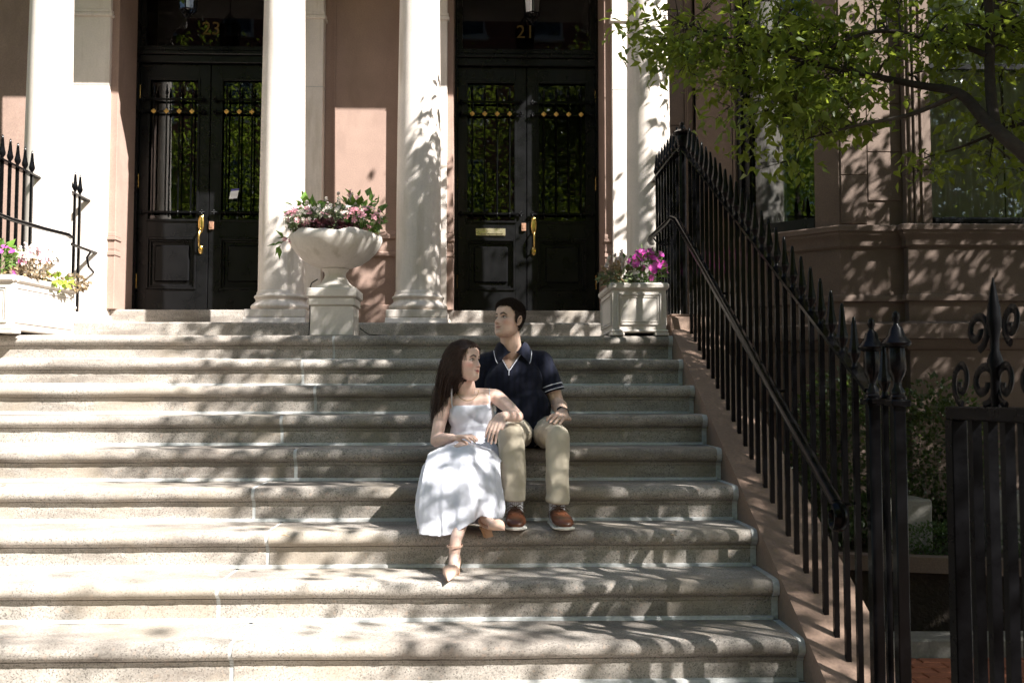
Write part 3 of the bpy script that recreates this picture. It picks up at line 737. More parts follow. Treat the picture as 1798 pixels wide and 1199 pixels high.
def tree_limbs(t, limbs, name='trunk'):
    first=True
    for pts,radii in limbs:
        P=[Vector(p) for p in pts]; Q=[];W=[]
        for i in range(len(P)-1):
            p0,p1,p2,p3=P[max(i-1,0)],P[i],P[i+1],P[min(i+2,len(P)-1)]
            for k in range(5):
                s_=k/5; Q.append(.5*((2*p1)+(p2-p0)*s_+(2*p0-5*p1+4*p2-p3)*s_*s_+(3*p1-p0-3*p2+p3)*s_**3)); W.append(radii[i]+(radii[i+1]-radii[i])*s_)
        Q.append(P[-1]);W.append(radii[-1])
        for i in range(len(Q)): Q[i]=Q[i]+Vector((noise.noise(Q[i]*3.1),noise.noise(Q[i]*3.1+Vector((9,0,0))),noise.noise(Q[i]*3.1+Vector((0,9,0)))))*W[i]*.55
        mb=MB(); mb.tube(Q,W,9); mb.build(name if first else 'limb',M['bark'],t,60); first=False
        yield Q,W

# garden tree over the right side of the steps
gtree = thing('garden_tree', (3.7,4.6,.06), 'green leafy garden tree reaching in at the top right, before the bay window', 'tree')
limbs = [([(3.75,4.6,-.05),(3.70,4.6,.7),(3.55,4.6,1.5),(3.12,4.65,2.30),(2.63,4.7,2.78),(2.54,4.88,3.0),(2.47,5.0,3.16),(2.36,5.2,3.27),(2.0,5.4,3.42),(1.55,5.6,3.62),(1.15,5.7,3.80)],[.15,.12,.10,.068,.035,.031,.026,.020,.015,.010,.006]),
 ([(2.56,4.82,2.92),(2.60,4.95,3.25),(2.62,5.0,3.66),(2.45,4.9,4.3),(2.1,4.6,5.0),(1.7,4.3,5.6)],[.030,.026,.023,.02,.015,.008]),
 ([(2.60,4.97,3.36),(2.45,5.2,3.52),(2.15,5.3,3.60),(1.85,5.45,3.50),(1.6,5.6,3.36)],[.016,.014,.011,.009,.005]),
 ([(3.55,4.6,1.5),(3.9,4.2,2.7),(4.3,3.6,4.1),(4.5,3.0,5.3),(4.6,2.4,6.2)],[.10,.085,.065,.045,.02]),
 ([(3.9,4.2,2.7),(4.8,4.6,3.9),(5.6,4.9,4.9),(6.3,5.0,5.6)],[.06,.05,.035,.015]),
 ([(3.2,4.64,2.2),(3.1,5.3,3.4),(2.8,6.0,4.5),(2.2,6.6,5.2),(1.4,7.0,5.6)],[.06,.05,.036,.024,.008]),
 ([(4.3,3.6,4.1),(3.6,2.6,4.9),(3.0,1.9,5.4)],[.045,.03,.01]),
 ([(4.3,3.6,4.1),(5.0,2.2,4.9),(5.2,1.0,5.4)],[.045,.03,.01]),
 ([(2.47,5.0,3.16),(2.25,5.1,3.08),(2.0,5.2,3.05),(1.75,5.3,3.0)],[.015,.012,.008,.004]),
 ([(2.9,4.9,3.0),(2.85,5.2,3.05),(2.7,5.4,3.0),(2.5,5.5,2.95)],[.014,.011,.008,.004])]
nodes=[]
for Q,W in tree_limbs(gtree,limbs):
    for q_,w_ in zip(Q,W): nodes.append((q_,w_))
NV=np.array([tuple(q_) for q_,_ in nodes])
# clusters of foliage: sunlit dome above the view
POLY=[(.9,7.9),(.72,6.7),(.95,5.5),(1.45,4.6),(1.9,3.5),(2.45,2.6),(3.0,2.1),(3.65,1.5),(4.2,1.0),(4.7,.4),(5.2,-.6),(7.2,-.8),(8.4,2.5),(8.4,6.2),(6.6,7.4),(4.6,7.2),(3.4,7.75),(1.9,8.05)]
def inpoly(x,y,P=POLY):
    c=False;j=len(P)-1
    for i in range(len(P)):
        if (P[i][1]>y)!=(P[j][1]>y) and x<(P[j][0]-P[i][0])*(y-P[i][1])/(P[j][1]-P[i][1])+P[i][0]: c=not c
        j=i
    return c
dome=[]
tries=0
while len(dome)<400 and tries<20000:
    tries+=1
    x,y=random.uniform(.6,8.4),random.uniform(-.7,8.1)
    if not inpoly(x,y): continue
    k=random.uniform(-1.3,1.7); p=Vector((x,y,5.5))+SV*k
    if inframe(p,.16) or p.y>8.0: continue
    edge=min((Vector((x,y))-Vector(e)).length for e in POLY)
    if edge<.5 and random.random()<.45: continue
    dome.append(p)
spray=[]   # drooping clusters that the photograph shows
def sp(x,y,z,n,r=.16): 
    for _ in range(int(n*1.6)): spray.append(Vector((x+random.gauss(0,r*1.3),y+random.gauss(0,r),z+random.gauss(0,r*.55))))
for (x,y,z,n) in ((1.02,5.6,3.70,3),(1.15,5.6,3.56,4),(1.3,5.6,3.66,4),(1.45,5.6,3.5,4),(1.5,5.6,3.72,4),(1.62,5.6,3.36,3),(1.75,5.5,3.58,5),(1.55,5.6,3.26,2),(1.9,5.5,3.36,5),(1.85,5.4,3.14,4),(2.02,5.4,3.06,3),(1.75,5.4,3.04,2),(2.1,5.4,3.3,4),(2.15,5.5,3.62,4),(2.35,5.4,3.5,4),(2.4,5.3,3.3,3),(2.55,5.3,3.55,4),(2.75,5.2,3.5,4),(2.7,5.2,3.3,3),(2.75,5.2,3.1,2),(2.85,5.2,3.65,4),(2.62,5.3,2.93,2),(2.78,5.1,2.95,2),(2.45,5.6,3.75,3),(1.95,5.7,3.78,4),(1.65,5.8,3.85,3),(1.3,5.8,3.85,3)): sp(x,y,z,n)
tw=MB(); LC=[];LD=[];LN=[];LL=[];VC=[];VD=[];VN=[];VL=[]
def cluster(p, n, rad, ln, vis):
    d=np.linalg.norm(NV-np.array(tuple(p)),axis=1); j=int(np.argmin(d+.25*np.array([0 if w<.03 else 1 for _,w in nodes]))); q=nodes[j][0]
    w0=min(.009,nodes[j][1]*.6); mid=(q+p)/2+Vector((random.gauss(0,.05),random.gauss(0,.05),.06*(p-q).length+random.gauss(0,.02)))
    path=[q,(q+mid)/2+Vector((0,0,.02)),mid,(mid+p)/2,p]
    tw.tube(path,[w0,w0*.8,w0*.6,w0*.45,.0018],5)
    for _ in range(3 if vis else 2):
        e=p+Vector((random.gauss(0,rad*.8),random.gauss(0,rad*.8),random.gauss(0,rad*.4))); tw.tube([(mid+p)/2,(p+e)/2+Vector((0,0,.02)),e],[.003,.002,.0012],4)
    c=np.clip(rng.normal(size=(n,3)),-1.7,1.7)*np.array([rad,rad,rad*(.38 if vis else .55)])+np.array(tuple(p))
    dd=unit(np.concatenate([rng.normal(size=(n,2)),(-.55+rng.normal(size=(n,1))*.45)],1)); nn=unit(rng.normal(size=(n,3))*.55+np.array([0,0,1.0]))
    l=ln*rng.uniform(.45,1.35,n)
    if vis: VC.append(c);VD.append(dd);VN.append(nn);VL.append(l)
    else: LC.append(c);LD.append(dd);LN.append(nn);LL.append(l)
for _ in range(18):
    p=Vector((random.uniform(3.6,5.6),random.uniform(1.6,3.8),5.5))+SV*random.uniform(-.8,1.8)
    if not inframe(p,.16): dome.append(p)
for _ in range(46):
    p=Vector((random.uniform(.95,2.7),random.uniform(5.0,7.5),5.5))+SV*random.uniform(-.6,1.6)
    if not inframe(p,.16): dome.append(p)
for _ in range(70):
    p=Vector((random.uniform(4.2,8.2),random.uniform(1.0,6.6),5.5))+SV*random.uniform(-.6,1.8)
    if not inframe(p,.16): dome.append(p)
for _ in range(40):
    p=Vector((random.uniform(1.9,3.7),random.uniform(2.6,5.0),5.5))+SV*random.uniform(-.6,1.8)
    if not inframe(p,.16) and p.x-1.9>(4.2-p.y)*.45: dome.append(p)
low=0  # low foliage added out of view to cut skylight on bay and garden
while low<150:
    p=Vector((random.uniform(3.2,7.4),random.uniform(3.4,7.2),random.uniform(1.9,4.6)))
    if not inframe(p,.22) and (p-Vector((3.6,4.6,p.z))).length>.3: dome.append(p); low+=1
for p in dome: cluster(p,80,.27,.105,False)
for p in spray: cluster(p,44,.10,.068,True)
tw.build('twigs',M['bark'],gtree,60)['kind']='stuff'
C=np.concatenate(LC);D=np.concatenate(LD);Nq=np.concatenate(LN);L_=np.concatenate(LL)
VCa=np.concatenate(VC);VDa=np.concatenate(VD);VNa=np.concatenate(VN);VLa=np.concatenate(VL)
order=np.argsort(VCa[:,1]); one=order[:300]; rest=order[300:]
cr=link('crown',leaves('crown',C,D,Nq,L_,L_*.52),M['leaf_tree'],gtree); cr['kind']='stuff'
cr=link('leafy_sprays',leaves('leafy_sprays',VCa[rest],VDa[rest],VNa[rest],VLa[rest],VLa[rest]*.5*rng.uniform(.8,1.15,len(rest))),M['leaf_spray'],gtree); cr['kind']='stuff'
single=leaves('leaf',[(0,0,0)],[(1,0,0)],[(0,0,1)],1.0,.52); single.materials.append(M['leaf_spray'])
for i in one:
    d=Vector(VDa[i]).normalized(); s_=d.cross(Vector(VNa[i])).normalized(); n_=s_.cross(d)
    m3=Matrix((d,-s_,n_)).transposed(); o=link('leaf',single,None,gtree); o.rotation_euler=m3.to_euler(); o.location=VCa[i]; o.scale=(VLa[i],)*3

# ------------------------------------------------------------------ plants in the planters
def flower_mesh(name, r, mat, petals=5, cup=.35):
    mb=MB()
    for k in range(petals):
        a=2*math.pi*k/petals
        def pt(rr,da,z): return (rr*math.cos(a+da),rr*math.sin(a+da),z)
        mb.add([(0,0,0),pt(r*.55,.5,r*cup*.6),pt(r,.32,r*cup),pt(r*.92,0,r*cup*.85),pt(r,-.32,r*cup),pt(r*.55,-.5,r*cup*.6)],[(0,1,2,3),(0,3,4,5)])
    me=mb.mesh(name); me.materials.append(mat); return me
FM={'pink':flower_mesh('flower',.021,M['petal_pink']),'magenta':flower_mesh('flower',.027,M['petal_magenta'],6,.25),'white':flower_mesh('flower',.014,M['petal_white'])}
def plant(name, label, c, size, n, ln, wd, mat, cat='plant', flowers=(), spikes=0, upright=0.0, stems=14, group=None):
    """leafy plant: stems, foliage, flowers, flower spikes; c is where it leaves the soil"""
    t=thing(name,c,label,cat,group); c=np.array(c); size=np.array(size)
    d=unit(rng.normal(size=(n,3))); r_=rng.uniform(.35,1,n)[:,None]**.6
    C_=c+np.array([0,0,size[2]*.75])+d*r_*size*np.array([1,1,.8])
    out=unit(d+np.array([0,0,upright])+rng.normal(size=(n,3))*.5); nn=unit(rng.normal(size=(n,3))*.5+np.array([0,-.3,1]))
    l=ln*rng.uniform(.6,1.25,n)
    link('foliage',leaves('foliage',C_,out,nn,l,l*wd/ln),mat,t)['kind']='stuff'
    st=MB()
    for k in range(stems):
        e=C_[rng.integers(n)]; b=Vector(c+np.array([rng.normal()*.02,rng.normal()*.02,-.01])); e=Vector(e)
        st.tube([b,(b+e)/2+Vector((0,0,.02)),e],[.003,.0024,.0015],5)
    for (kind,k,zz) in flowers:
        for _ in range(k):
            d=unit(rng.normal(size=3)*np.array([1,1,.6])+np.array([0,-.7,.55])); p=c+np.array([0,0,size[2]*.75])+d*size*np.array([1.05,1.05,.85])*rng.uniform(.85,1.1)+np.array([0,0,zz])
            nd=Vector(unit(d+np.array([0,-.5,.3])+rng.normal(size=3)*.35)); q_=nd.to_track_quat('Z','Y').to_euler()
            s_=rng.uniform(.75,1.25); place(FM[kind],'flower',None,tuple(p),t,q_,(s_,s_,s_))
            st.tube([Vector(p),Vector(p-np.array([0,0,.05+.6*zz]))],[.0015,.002],4)
    for k in range(spikes):
        x,y=rng.normal(size=2)*size[:2]*.5; h=size[2]*rng.uniform(1.3,2.0); b=c+np.array([x,y,size[2]*.8])
        lean=rng.normal(size=2)*.04; top=b+np.array([lean[0],lean[1],h*.9])
        fm=MB(); fm.tube([Vector(b),Vector(top)],[.0022,.0012],5)
        for j in range(34):
            s_=rng.uniform(.35,1); p=b+(top-b)*s_; a=rng.uniform(0,6.28); w_=.0125*(1.2-s_*.8)
            fm.ball((p[0]+w_*math.cos(a),p[1]+w_*math.sin(a),p[2]),rng.uniform(.006,.0095),5,4)
        fm.build('flower_spike',M['petal_white'],t,60)
        st.tube([Vector(b-np.array([0,0,size[2]*.6])),Vector(b),Vector(top)],[.002,.002,.001],4)
    st.build('stems',mat,t,60)['kind']='stuff'
    return t

# the urn on its pedestal
UX,UY=-1.062,7.19
urn=thing('stone_urn',(UX,UY,2.03),'pale stone bowl urn on a square pedestal between the two middle columns','urn')
s=MB(); s.box(UX-.152,UX+.152,UY-.152,UY+.152,2.031,2.245,.006); s.box(UX-.163,UX+.163,UY-.163,UY+.163,2.246,2.302,.006); s.box(UX-.178,UX+.178,UY-.178,UY+.178,2.303,2.368,.008); s.build('pedestal',M['planterstone'],urn)
s=MB(); U0=2.369
s.lathe([(.142,0),(.145,.012),(.14,.024),(.118,.034),(.098,.055),(.080,.085),(.074,.105),(.080,.128),(.095,.14),(.098,.148),(.092,.153),(.12,.162),(.19,.188),(.245,.226),(.292,.275),(.325,.328),(.336,.36),(.332,.385),(.318,.400),(.305,.397),(.30,.37),(.29,.35),(.02,.345)],(UX,UY,U0),56); 
for i,v in enumerate(s.v):
    r_=math.hypot(v[0]-UX,v[1]-UY)
    if v[2]>U0+.36: a=math.atan2(v[1]-UY,v[0]-UX); s.v[i]=(v[0],v[1],v[2]+.010*math.sin(5*a)+.006*math.sin(11*a+1))
s.build('bowl',M['planterstone'],urn,40)
s=MB(); s.lathe([(.298,.352),(.25,.375),(.02,.385)],(UX,UY,U0),24); s.build('soil',M['soil'],urn)
US=U0+.385
plant('pink_flower_plant','pink and white flowers spilling over the left rim of the stone urn',(UX-.19,UY-.13,US),(.145,.13,.115),680,.030,.017,M['leaf_sage'],'flowers',(('pink',30,.01),('white',44,.01)))
plant('pink_flower_plant','pink flowers at the right side of the stone urn, under broad green leaves',(UX+.19,UY-.11,US),(.15,.13,.12),680,.032,.018,M['leaf_green'],'flowers',(('pink',40,.01),('white',22,.01)))
plant('coral_bells','dark maroon ruffled foliage hanging over the front of the urn bowl',(UX-.02,UY-.20,US-.02),(.22,.09,.065),520,.038,.036,M['leaf_maroon'],'plant')
plant('silver_foliage_plant','silvery sage foliage filling the middle of the urn bowl',(UX,UY-.12,US),(.19,.14,.135),900,.028,.016,M['leaf_sage'],'plant',(('white',30,.02),))
plant('foamflower','white foamflower spikes standing tallest in the middle of the urn',(UX-.03,UY+.02,US),(.16,.10,.12),130,.045,.04,M['leaf_bronze'],'flowers',(),9)
plant('broadleaf_plant','broad green leaves at the upper left of the urn, against the column',(UX-.20,UY+.03,US+.02),(.13,.12,.17),80,.085,.05,M['leaf_green'],'plant',upright=.5)
plant('broadleaf_plant','broad green leaves standing at the upper right of the urn',(UX+.19,UY+.04,US+.02),(.16,.12,.19),90,.085,.055,M['leaf_green'],'plant',upright=.5)
plant('tall_pink_flower','single tall pink flower rising above the right side of the urn',(UX+.125,UY,US+.02),(.03,.03,.07),8,.05,.03,M['leaf_green'],'flower',(('pink',5,.22),),stems=5)
tp=thing('trailing_sprig',(UX-.30,UY-.05,US),'green leafy sprig with pink tips drooping off the left edge of the urn','plant')
C_=np.array([(UX-.33,UY-.06,US-.02),(UX-.36,UY-.07,US-.05),(UX-.38,UY-.07,US-.07),(UX-.40,UY-.08,US-.07),(UX-.36,UY-.06,US-.02),(UX-.38,UY-.08,US-.09)]); D_=np.array([(-1,-.2,.1),(-1,-.1,-.2),(-.6,-.2,-1),(-1,0,.0),(-.5,-.2,.6),(-.1,-.2,-1)])
link('foliage',leaves('foliage',C_,D_,np.tile((0,-.6,.8),(6,1)),.085,.036),M['leaf_green'],tp)
s=MB(); s.tube([(UX-.24,UY-.04,US),(UX-.31,UY-.05,US+.01),(UX-.38,UY-.075,US-.06)],.003,5); s.build('stem',M['leaf_green'],tp)
for p in ((UX-.345,UY-.10,US-.035),(UX-.30,UY-.12,US-.05)): place(FM['pink'],'flower',None,p,tp,(1.2,0,0))
s=MB(); s.tube([(UX-.13,UY+.02,2.45),(UX-.17,UY+.0,2.42),(UX-.185,UY-.0,2.37),(UX-.187,UY+.05,2.2),(UX-.20,UY+.08,2.05),(UX-.28,UY+.1,2.036)],.0045,6)
s.tube([(UX+.17,UY+.10,2.10),(UX+.24,UY+.02,2.05),(UX+.38,UY-.08,2.036),(UX+.48,UY-.06,2.036)],.0045,6)
tag(s.build('cable',M['rubber'],None,60),'thin black cable running down behind the urn pedestal and along the landing','cable')

def planter(name, loc, rot, w, d, h, label):
    t=thing(name,loc,label,'planter','stone planter boxes on the landing')
    t.rotation_euler=(0,0,rot)
    s=MB(); b=.022; s.box(b,w-b,b,d-b,.045,h-.05); body=s.build('body',M['planterstone'])
    parts=[(body,t)]
    s=MB()
    for (x0,x1,y0,y1) in ((0,w,0,b+.03),(0,w,d-b-.03,d),(0,b+.03,b+.0301,d-b-.0301),(w-b-.03,w,b+.0301,d-b-.0301)): s.box(x0,x1,y0,y1,h-.049,h,.014)
    parts.append((s.build('rim',M['planterstone']),t))
    s=MB(); s.box(.008,w-.008,.008,d-.008,.022,.044,.008)
    for (x,y) in ((.004,.004),(w-.104,.004),(.004,d-.104),(w-.104,d-.104)): s.box(x,x+.10,y,y+.10,0.001,.0215,.003)
    parts.append((s.build('foot',M['planterstone']),t))
    s=MB()
    z0,z1=.075,h-.075
    for (y,sg) in ((b,-1),(d-b,1)):
        for e,pj,tk in ((.055,.010,.014),(.075,.005,.010)):
            ya,yb=sorted((y,y+sg*pj))
            s.box(e,e+tk,ya,yb,z0+e-.055,z1-e+.055,.002); s.box(w-e-tk,w-e,ya,yb,z0+e-.055,z1-e+.055,.002); s.box(e+tk,w-e-tk,ya,yb,z0+e-.055,z0+e-.055+tk,.002); s.box(e+tk,w-e-tk,ya,yb,z1-e+.055-tk,z1-e+.055,.002)
    for (x,sg) in ((b,-1),(w-b,1)):
        for e,pj,tk in ((.055,.010,.014),(.075,.005,.010)):
            xa,xb_=sorted((x,x+sg*pj))
            s.box(xa,xb_,e,e+tk,z0+e-.055,z1-e+.055,.002); s.box(xa,xb_,d-e-tk,d-e,z0+e-.055,z1-e+.055,.002); s.box(xa,xb_,e+tk,d-e-tk,z0+e-.055,z0+e-.055+tk,.002); s.box(xa,xb_,e+tk,d-e-tk,z1-e+.055-tk,z1-e+.055,.002)
    parts.append((s.build('panel_moulding',M['planterstone']),t))
    s=MB(); s.box(b+.031,w-b-.031,b+.031,d-b-.031,h-.07,h-.02); parts.append((s.build('soil',M['soil']),t))
    for o,p in parts: o.parent=p
    return t
planter('stone_planter',(.895,6.955,2.031),0,.425,.70,.375,'shaded pale stone planter box at the top of the steps, by the railing')
planter('stone_planter',(-3.63,6.86,2.031),R(-6),.46,.86,.40,'sunlit white stone planter box at the far left, panelled sides')
# right planter: dusky foliage, white spikes, magenta flowers
zr=2.395
plant('foamflower','white foamflower spikes at the left of the shaded planter',(.98,7.12,zr),(.12,.14,.10),150,.04,.035,M['leaf_bronze'],'flowers',(),7)
plant('trailing_foliage_plant','dull green trailing foliage over the left corner of the shaded planter',(.97,7.08,zr-.01),(.13,.14,.07),260,.04,.026,M['leaf_sage'],'plant')
plant('magenta_dianthus','magenta flowers over fine dark leaves in the shaded planter by the railing',(1.19,7.12,zr),(.13,.13,.16),240,.065,.012,M['leaf_green'],'flowers',(('magenta',42,.01),),upright=.6)
plant('broadleaf_plant','dark green broad leaves at the back of the shaded planter',(1.10,7.32,zr),(.13,.12,.17),50,.08,.045,M['leaf_green'],'plant',upright=.4)
# left planter
zl_=2.42
plant('magenta_dianthus','bright magenta flowers at the left end of the sunlit planter',(-3.42,7.02,zl_),(.16,.14,.16),200,.06,.018,M['leaf_green'],'flowers',(('magenta',34,.01),),upright=.5)
plant('foamflower','pale pink foamflower plumes in the middle of the sunlit planter',(-3.25,7.30,zl_),(.13,.13,.12),160,.04,.032,M['leaf_bronze'],'flowers',(('pink',26,.06),('white',34,.04)),13)
plant('lime_leaf_plant','lime green lobed leaves on the near rim of the sunlit planter',(-3.13,7.38,zl_-.01),(.09,.11,.05),46,.055,.045,M['leaf_lime'],'plant')
plant('trailing_foliage_plant','bronze trailing foliage over the right end of the sunlit planter',(-3.10,7.60,zl_-.01),(.13,.14,.07),260,.032,.022,M['leaf_bronze'],'plant')
plant('trailing_foliage_plant','bronze foliage over the front corner of the sunlit planter',(-3.24,7.06,zl_-.01),(.12,.12,.06),230,.034,.024,M['leaf_bronze'],'plant')
plant('broadleaf_plant','tall broad green leaves at the back left of the sunlit planter',(-3.50,7.28,zl_),(.15,.14,.20),60,.085,.05,M['leaf_green'],'plant',upright=.4)

for (px,py,i_,lab) in ((-2.50,5.30,5,'tiny dry leaf lying on a sunlit step at the far left'),(-.93,4.66,6,'dry leaf on the step left of the white dress'),(.86,4.62,6,'curled dry leaf on the shaded step right of the brown shoes')):
    lf=leaves('fallen_leaf',[(0,0,0)],[(1,.3,.05)],[(0,0,1)],.045,.022); lf.materials.append(M['leaf_bronze']); o=place(lf,'fallen_leaf',None,(px,py,top_z(i_)+.008),None,(.1,.05,px*7)); tag(o,lab,'leaf','dry leaves fallen on the steps')
# ------------------------------------------------------------------ shrubs behind the gate
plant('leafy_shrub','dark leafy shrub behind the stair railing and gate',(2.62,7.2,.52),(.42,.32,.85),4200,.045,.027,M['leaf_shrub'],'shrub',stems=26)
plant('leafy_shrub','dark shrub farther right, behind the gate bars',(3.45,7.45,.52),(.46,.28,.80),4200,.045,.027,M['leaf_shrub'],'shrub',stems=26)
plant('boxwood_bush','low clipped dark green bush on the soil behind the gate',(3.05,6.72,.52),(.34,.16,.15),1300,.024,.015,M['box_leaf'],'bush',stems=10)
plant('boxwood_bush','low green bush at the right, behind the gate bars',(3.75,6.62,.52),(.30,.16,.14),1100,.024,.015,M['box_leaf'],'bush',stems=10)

# ------------------------------------------------------------------ across the street: mirrored in the panes
def street_tree(x,y,label,seed,name='street_tree',group='street trees along the kerb'):
    rg=np.random.default_rng(seed); t=thing(name,(x,y,.06),label,'tree',group)
    for Q,W in tree_limbs(t,[([(x,y,.0),(x+.05,y,1.5),(x,y+.05,3.0),(x-.1,y,4.6),(x,y,6.4)],[.17,.14,.12,.08,.03]),([(x,y,2.8),(x+.9,y+.3,4.2),(x+1.6,y+.4,5.2)],[.08,.05,.015]),([(x,y,3.0),(x-.9,y-.2,4.3),(x-1.7,y-.3,5.2)],[.08,.05,.015]),([(x,y,3.2),(x+.2,y+.9,4.4),(x+.2,y+1.7,5.4)],[.07,.05,.015])]): pass
    cl=np.clip(rg.normal(size=(150,3)),-1.7,1.7)*np.array([1.5,1.1,1.7])+np.array([x,y,6.4]); C_=(cl[:,None]+rg.normal(size=(150,80,3))*np.array([.33,.33,.26])).reshape(-1,3); C_=C_[C_[:,2]>2.3]
    n=len(C_); dd=rg.normal(size=(n,3))+np.array([0,0,-.5]); nn=rg.normal(size=(n,3))*.6+np.array([0,0,1.])
    c=link('crown',leaves('crown',C_,dd,nn,rg.uniform(.09,.16,n),rg.uniform(.05,.085,n)),M['leaf_street'],t); c['kind']='stuff'
street_tree(-6.1,-2.5,'leafy street tree left of the camera, seen mirrored in the left door',1)
street_tree(-2.6,-2.9,'leafy street tree behind the camera, seen mirrored in the door panes',2)
street_tree(2.6,-2.7,'leafy street tree behind the camera at right, seen mirrored in the right door',3)
street_tree(10.0,-.6,'dense unseen tree added right of the steps to darken the bay',4)  # added out of view to shade the ground and hold skylight off the bay
street_tree(-10.2,-2.7,'unseen tree added far left along the kerb to block sky',6)  # added out of view to screen off sky light on the left
street_tree(13.4,-2.6,'unseen tree added far right along the kerb to block sky',7)  # added out of view, a sky screen for the right side
street_tree(-8.0,5.2,'leafy garden tree beyond the left railing, mirrored in the bay window',8,'garden_tree',None)
street_tree(-13.0,3.2,'leafy garden tree far down the left side',9,'garden_tree',None)
def row_house(x0,x1,h,label,seed):
    t=thing('row_house',((x0+x1)/2,-19,.06),label,'house')
    s=MB(); s.box(x0,x1,-24,-18.3,.0605,h); s.build('wall',M['redbrick'],t)
    s=MB(); s.box(x0-.0,x1-.002,-18.3,-18.0,h-.7,h+.1,.03); s.build('cornice',M['trim'],t)
    n=3; pitch=(x1-x0)/n
    for r_ in range(5):
        for c_ in range(n):
            xc=x0+pitch*(c_+.5); z0=2.0+3.4*r_
            s=MB(); s.box(xc-.62,xc+.62,-18.299,-18.24,z0,z0+2.0); wd=s.build('window',M['trim'],t)
            s=MB(); s.box(xc-.52,xc+.52,-18.239,-18.23,z0+.1,z0+1.9); s.build('pane',M['glass'],wd)
            s=MB(); s.box(xc-.7,xc+.7,-18.299,-18.15,z0-.14,z0-.005,.01); s.build('sill',M['trim'],wd)
row_house(-14,-5.02,19.0,'red brick row house across the street, mirrored at the left',1)
row_house(-5,4.0,18.4,'red brick row house across the street, mirrored in the right door',2)
row_house(4.02,13,19.4,'red brick row house across the street at the right',3)

# ------------------------------------------------------------------ people
def skin_mat(name, c):
    m,nt,N,L,P = new_mat(name)
    at = N.new('ShaderNodeVertexColor'); at.layer_name = 'tone'
    v = coords(N,L); n_ = ramp(N,L,nz(N,L,v,60,4),[(.3,.93),(.7,1.05)])
    base = mix(N,L,1.0,at.outputs['Color'],n_,'MULTIPLY'); L.new(base,P.inputs['Base Color'])
    P.inputs['Roughness'].default_value=.48; P.inputs['Specular IOR Level'].default_value=.4
    P.inputs['Subsurface Weight'].default_value=.12; P.inputs['Subsurface Radius'].default_value=(.012,.005,.003); P.inputs['Subsurface Scale'].default_value=.6
    return m
def cloth_mat(name, c, rough=.9, weave=500, rib=0, sheen=.2, var=.06, bstr=.15, stripe=None):
    m,nt,N,L,P = new_mat(name)
    v = coords(N,L)
    colr = ramp(N,L,nz(N,L,v,9,4),[(.3,sc(c,1-var)),(.7,sc(c,1+var))])
    h = nz(N,L,v,weave,2)
    if rib:
        wv=N.new('ShaderNodeTexWave'); wv.bands_direction='X'; wv.inputs['Scale'].default_value=rib; wv.inputs['Distortion'].default_value=.4; L.new(v,wv.inputs['Vector'])
        colr = mix(N,L,ramp(N,L,wv.outputs['Fac'],[(.2,0.0),(.8,.55)]),colr,sc(c,.45)); h=wv.outputs['Fac']
    L.new(colr,P.inputs['Base Color']); P.inputs['Roughness'].default_value=rough; P.inputs['Sheen Weight'].default_value=sheen; P.inputs['Specular IOR Level'].default_value=.25
    bump(N,L,P,h,bstr,.0015); return m
def hair_mat(name,c0,c1):
    m,nt,N,L,P = new_mat(name)
    g_=N.new('ShaderNodeNewGeometry'); L.new(ramp(N,L,g_.outputs['Random Per Island'],[(0,c0),(1,c1)]),P.inputs['Base Color'])
    P.inputs['Roughness'].default_value=.42; P.inputs['Specular IOR Level'].default_value=.45; return m
M['skin']=skin_mat('skin',(.6,.4,.3))
M['white_cotton']=cloth_mat('white_cotton',(.68,.69,.77),.9,420,0,.25,.02,.12)
M['navy_knit']=cloth_mat('navy_knit',(.007,.009,.022),.9,400,9.5,.08,.08,.5)
M['khaki']=cloth_mat('khaki',(.54,.475,.37),.9,520,0,.15,.05,.12)
M['sock']=cloth_mat('sock',(.72,.72,.76),.95,300,30,.1,.03,.3)
M['leather']=plain_mat('leather',(.105,.036,.016),.34,0,.3,22,.5,.12)
M['sole']=plain_mat('sole',(.74,.72,.66),.7,0,.06,30)
M['lace']=plain_mat('lace',(.10,.05,.03),.8,0,.1,60)
M['nude_leather']=plain_mat('nude_leather',(.64,.43,.33),.32,0,.06,20,.5)
M['heel_tan']=plain_mat('heel_tan',(.42,.24,.13),.45,0,.1,30)
M['hair_man']=hair_mat('hair_man',(.013,.009,.007),(.035,.022,.016))
M['hair_woman']=hair_mat('hair_woman',(.014,.008,.006),(.062,.031,.020))
M['eye_white']=plain_mat('eye_white',(.50,.46,.43),.2,0,.02,40)
M['iris']=plain_mat('iris',(.018,.011,.008),.12,0,.1,40)
M['watch']=plain_mat('watch',(.012,.012,.013),.25,0,.1,30)
M['gold']=plain_mat('gold',(.75,.52,.2),.25,1.0,.05,30)

def remesh(mb, voxel, it=4, fac=.5):
    me=mb.mesh('tmp'); o=bpy.data.objects.new('tmp',me); col.objects.link(o)
    r_=o.modifiers.new('r','REMESH'); r_.mode='VOXEL'; r_.voxel_size=voxel; r_.adaptivity=0
    if it: s_=o.modifiers.new('s','SMOOTH'); s_.factor=fac; s_.iterations=it
    bpy.context.view_layer.update()
    out=bpy.data.meshes.new_from_object(o.evaluated_get(bpy.context.evaluated_depsgraph_get()))
    bpy.data.objects.remove(o); bpy.data.meshes.remove(me)
    for p in out.polygons: p.use_smooth=True
    return out
def ellip(mb,c,r,rot=None,nu=28,nv=18):
    n0=len(mb.v); mb.ball((0,0,0),r,nu,nv); m=Matrix.Translation(c)@(rot.to_matrix().to_4x4() if rot else Matrix())
    for i in range(n0,len(mb.v)): mb.v[i]=tuple(m@Vector(mb.v[i]))
def chain(mb,pts,rad,n=16):
    for i in range(len(pts)-1): mb.cone(pts[i],pts[i+1],rad[i],rad[i+1],n)
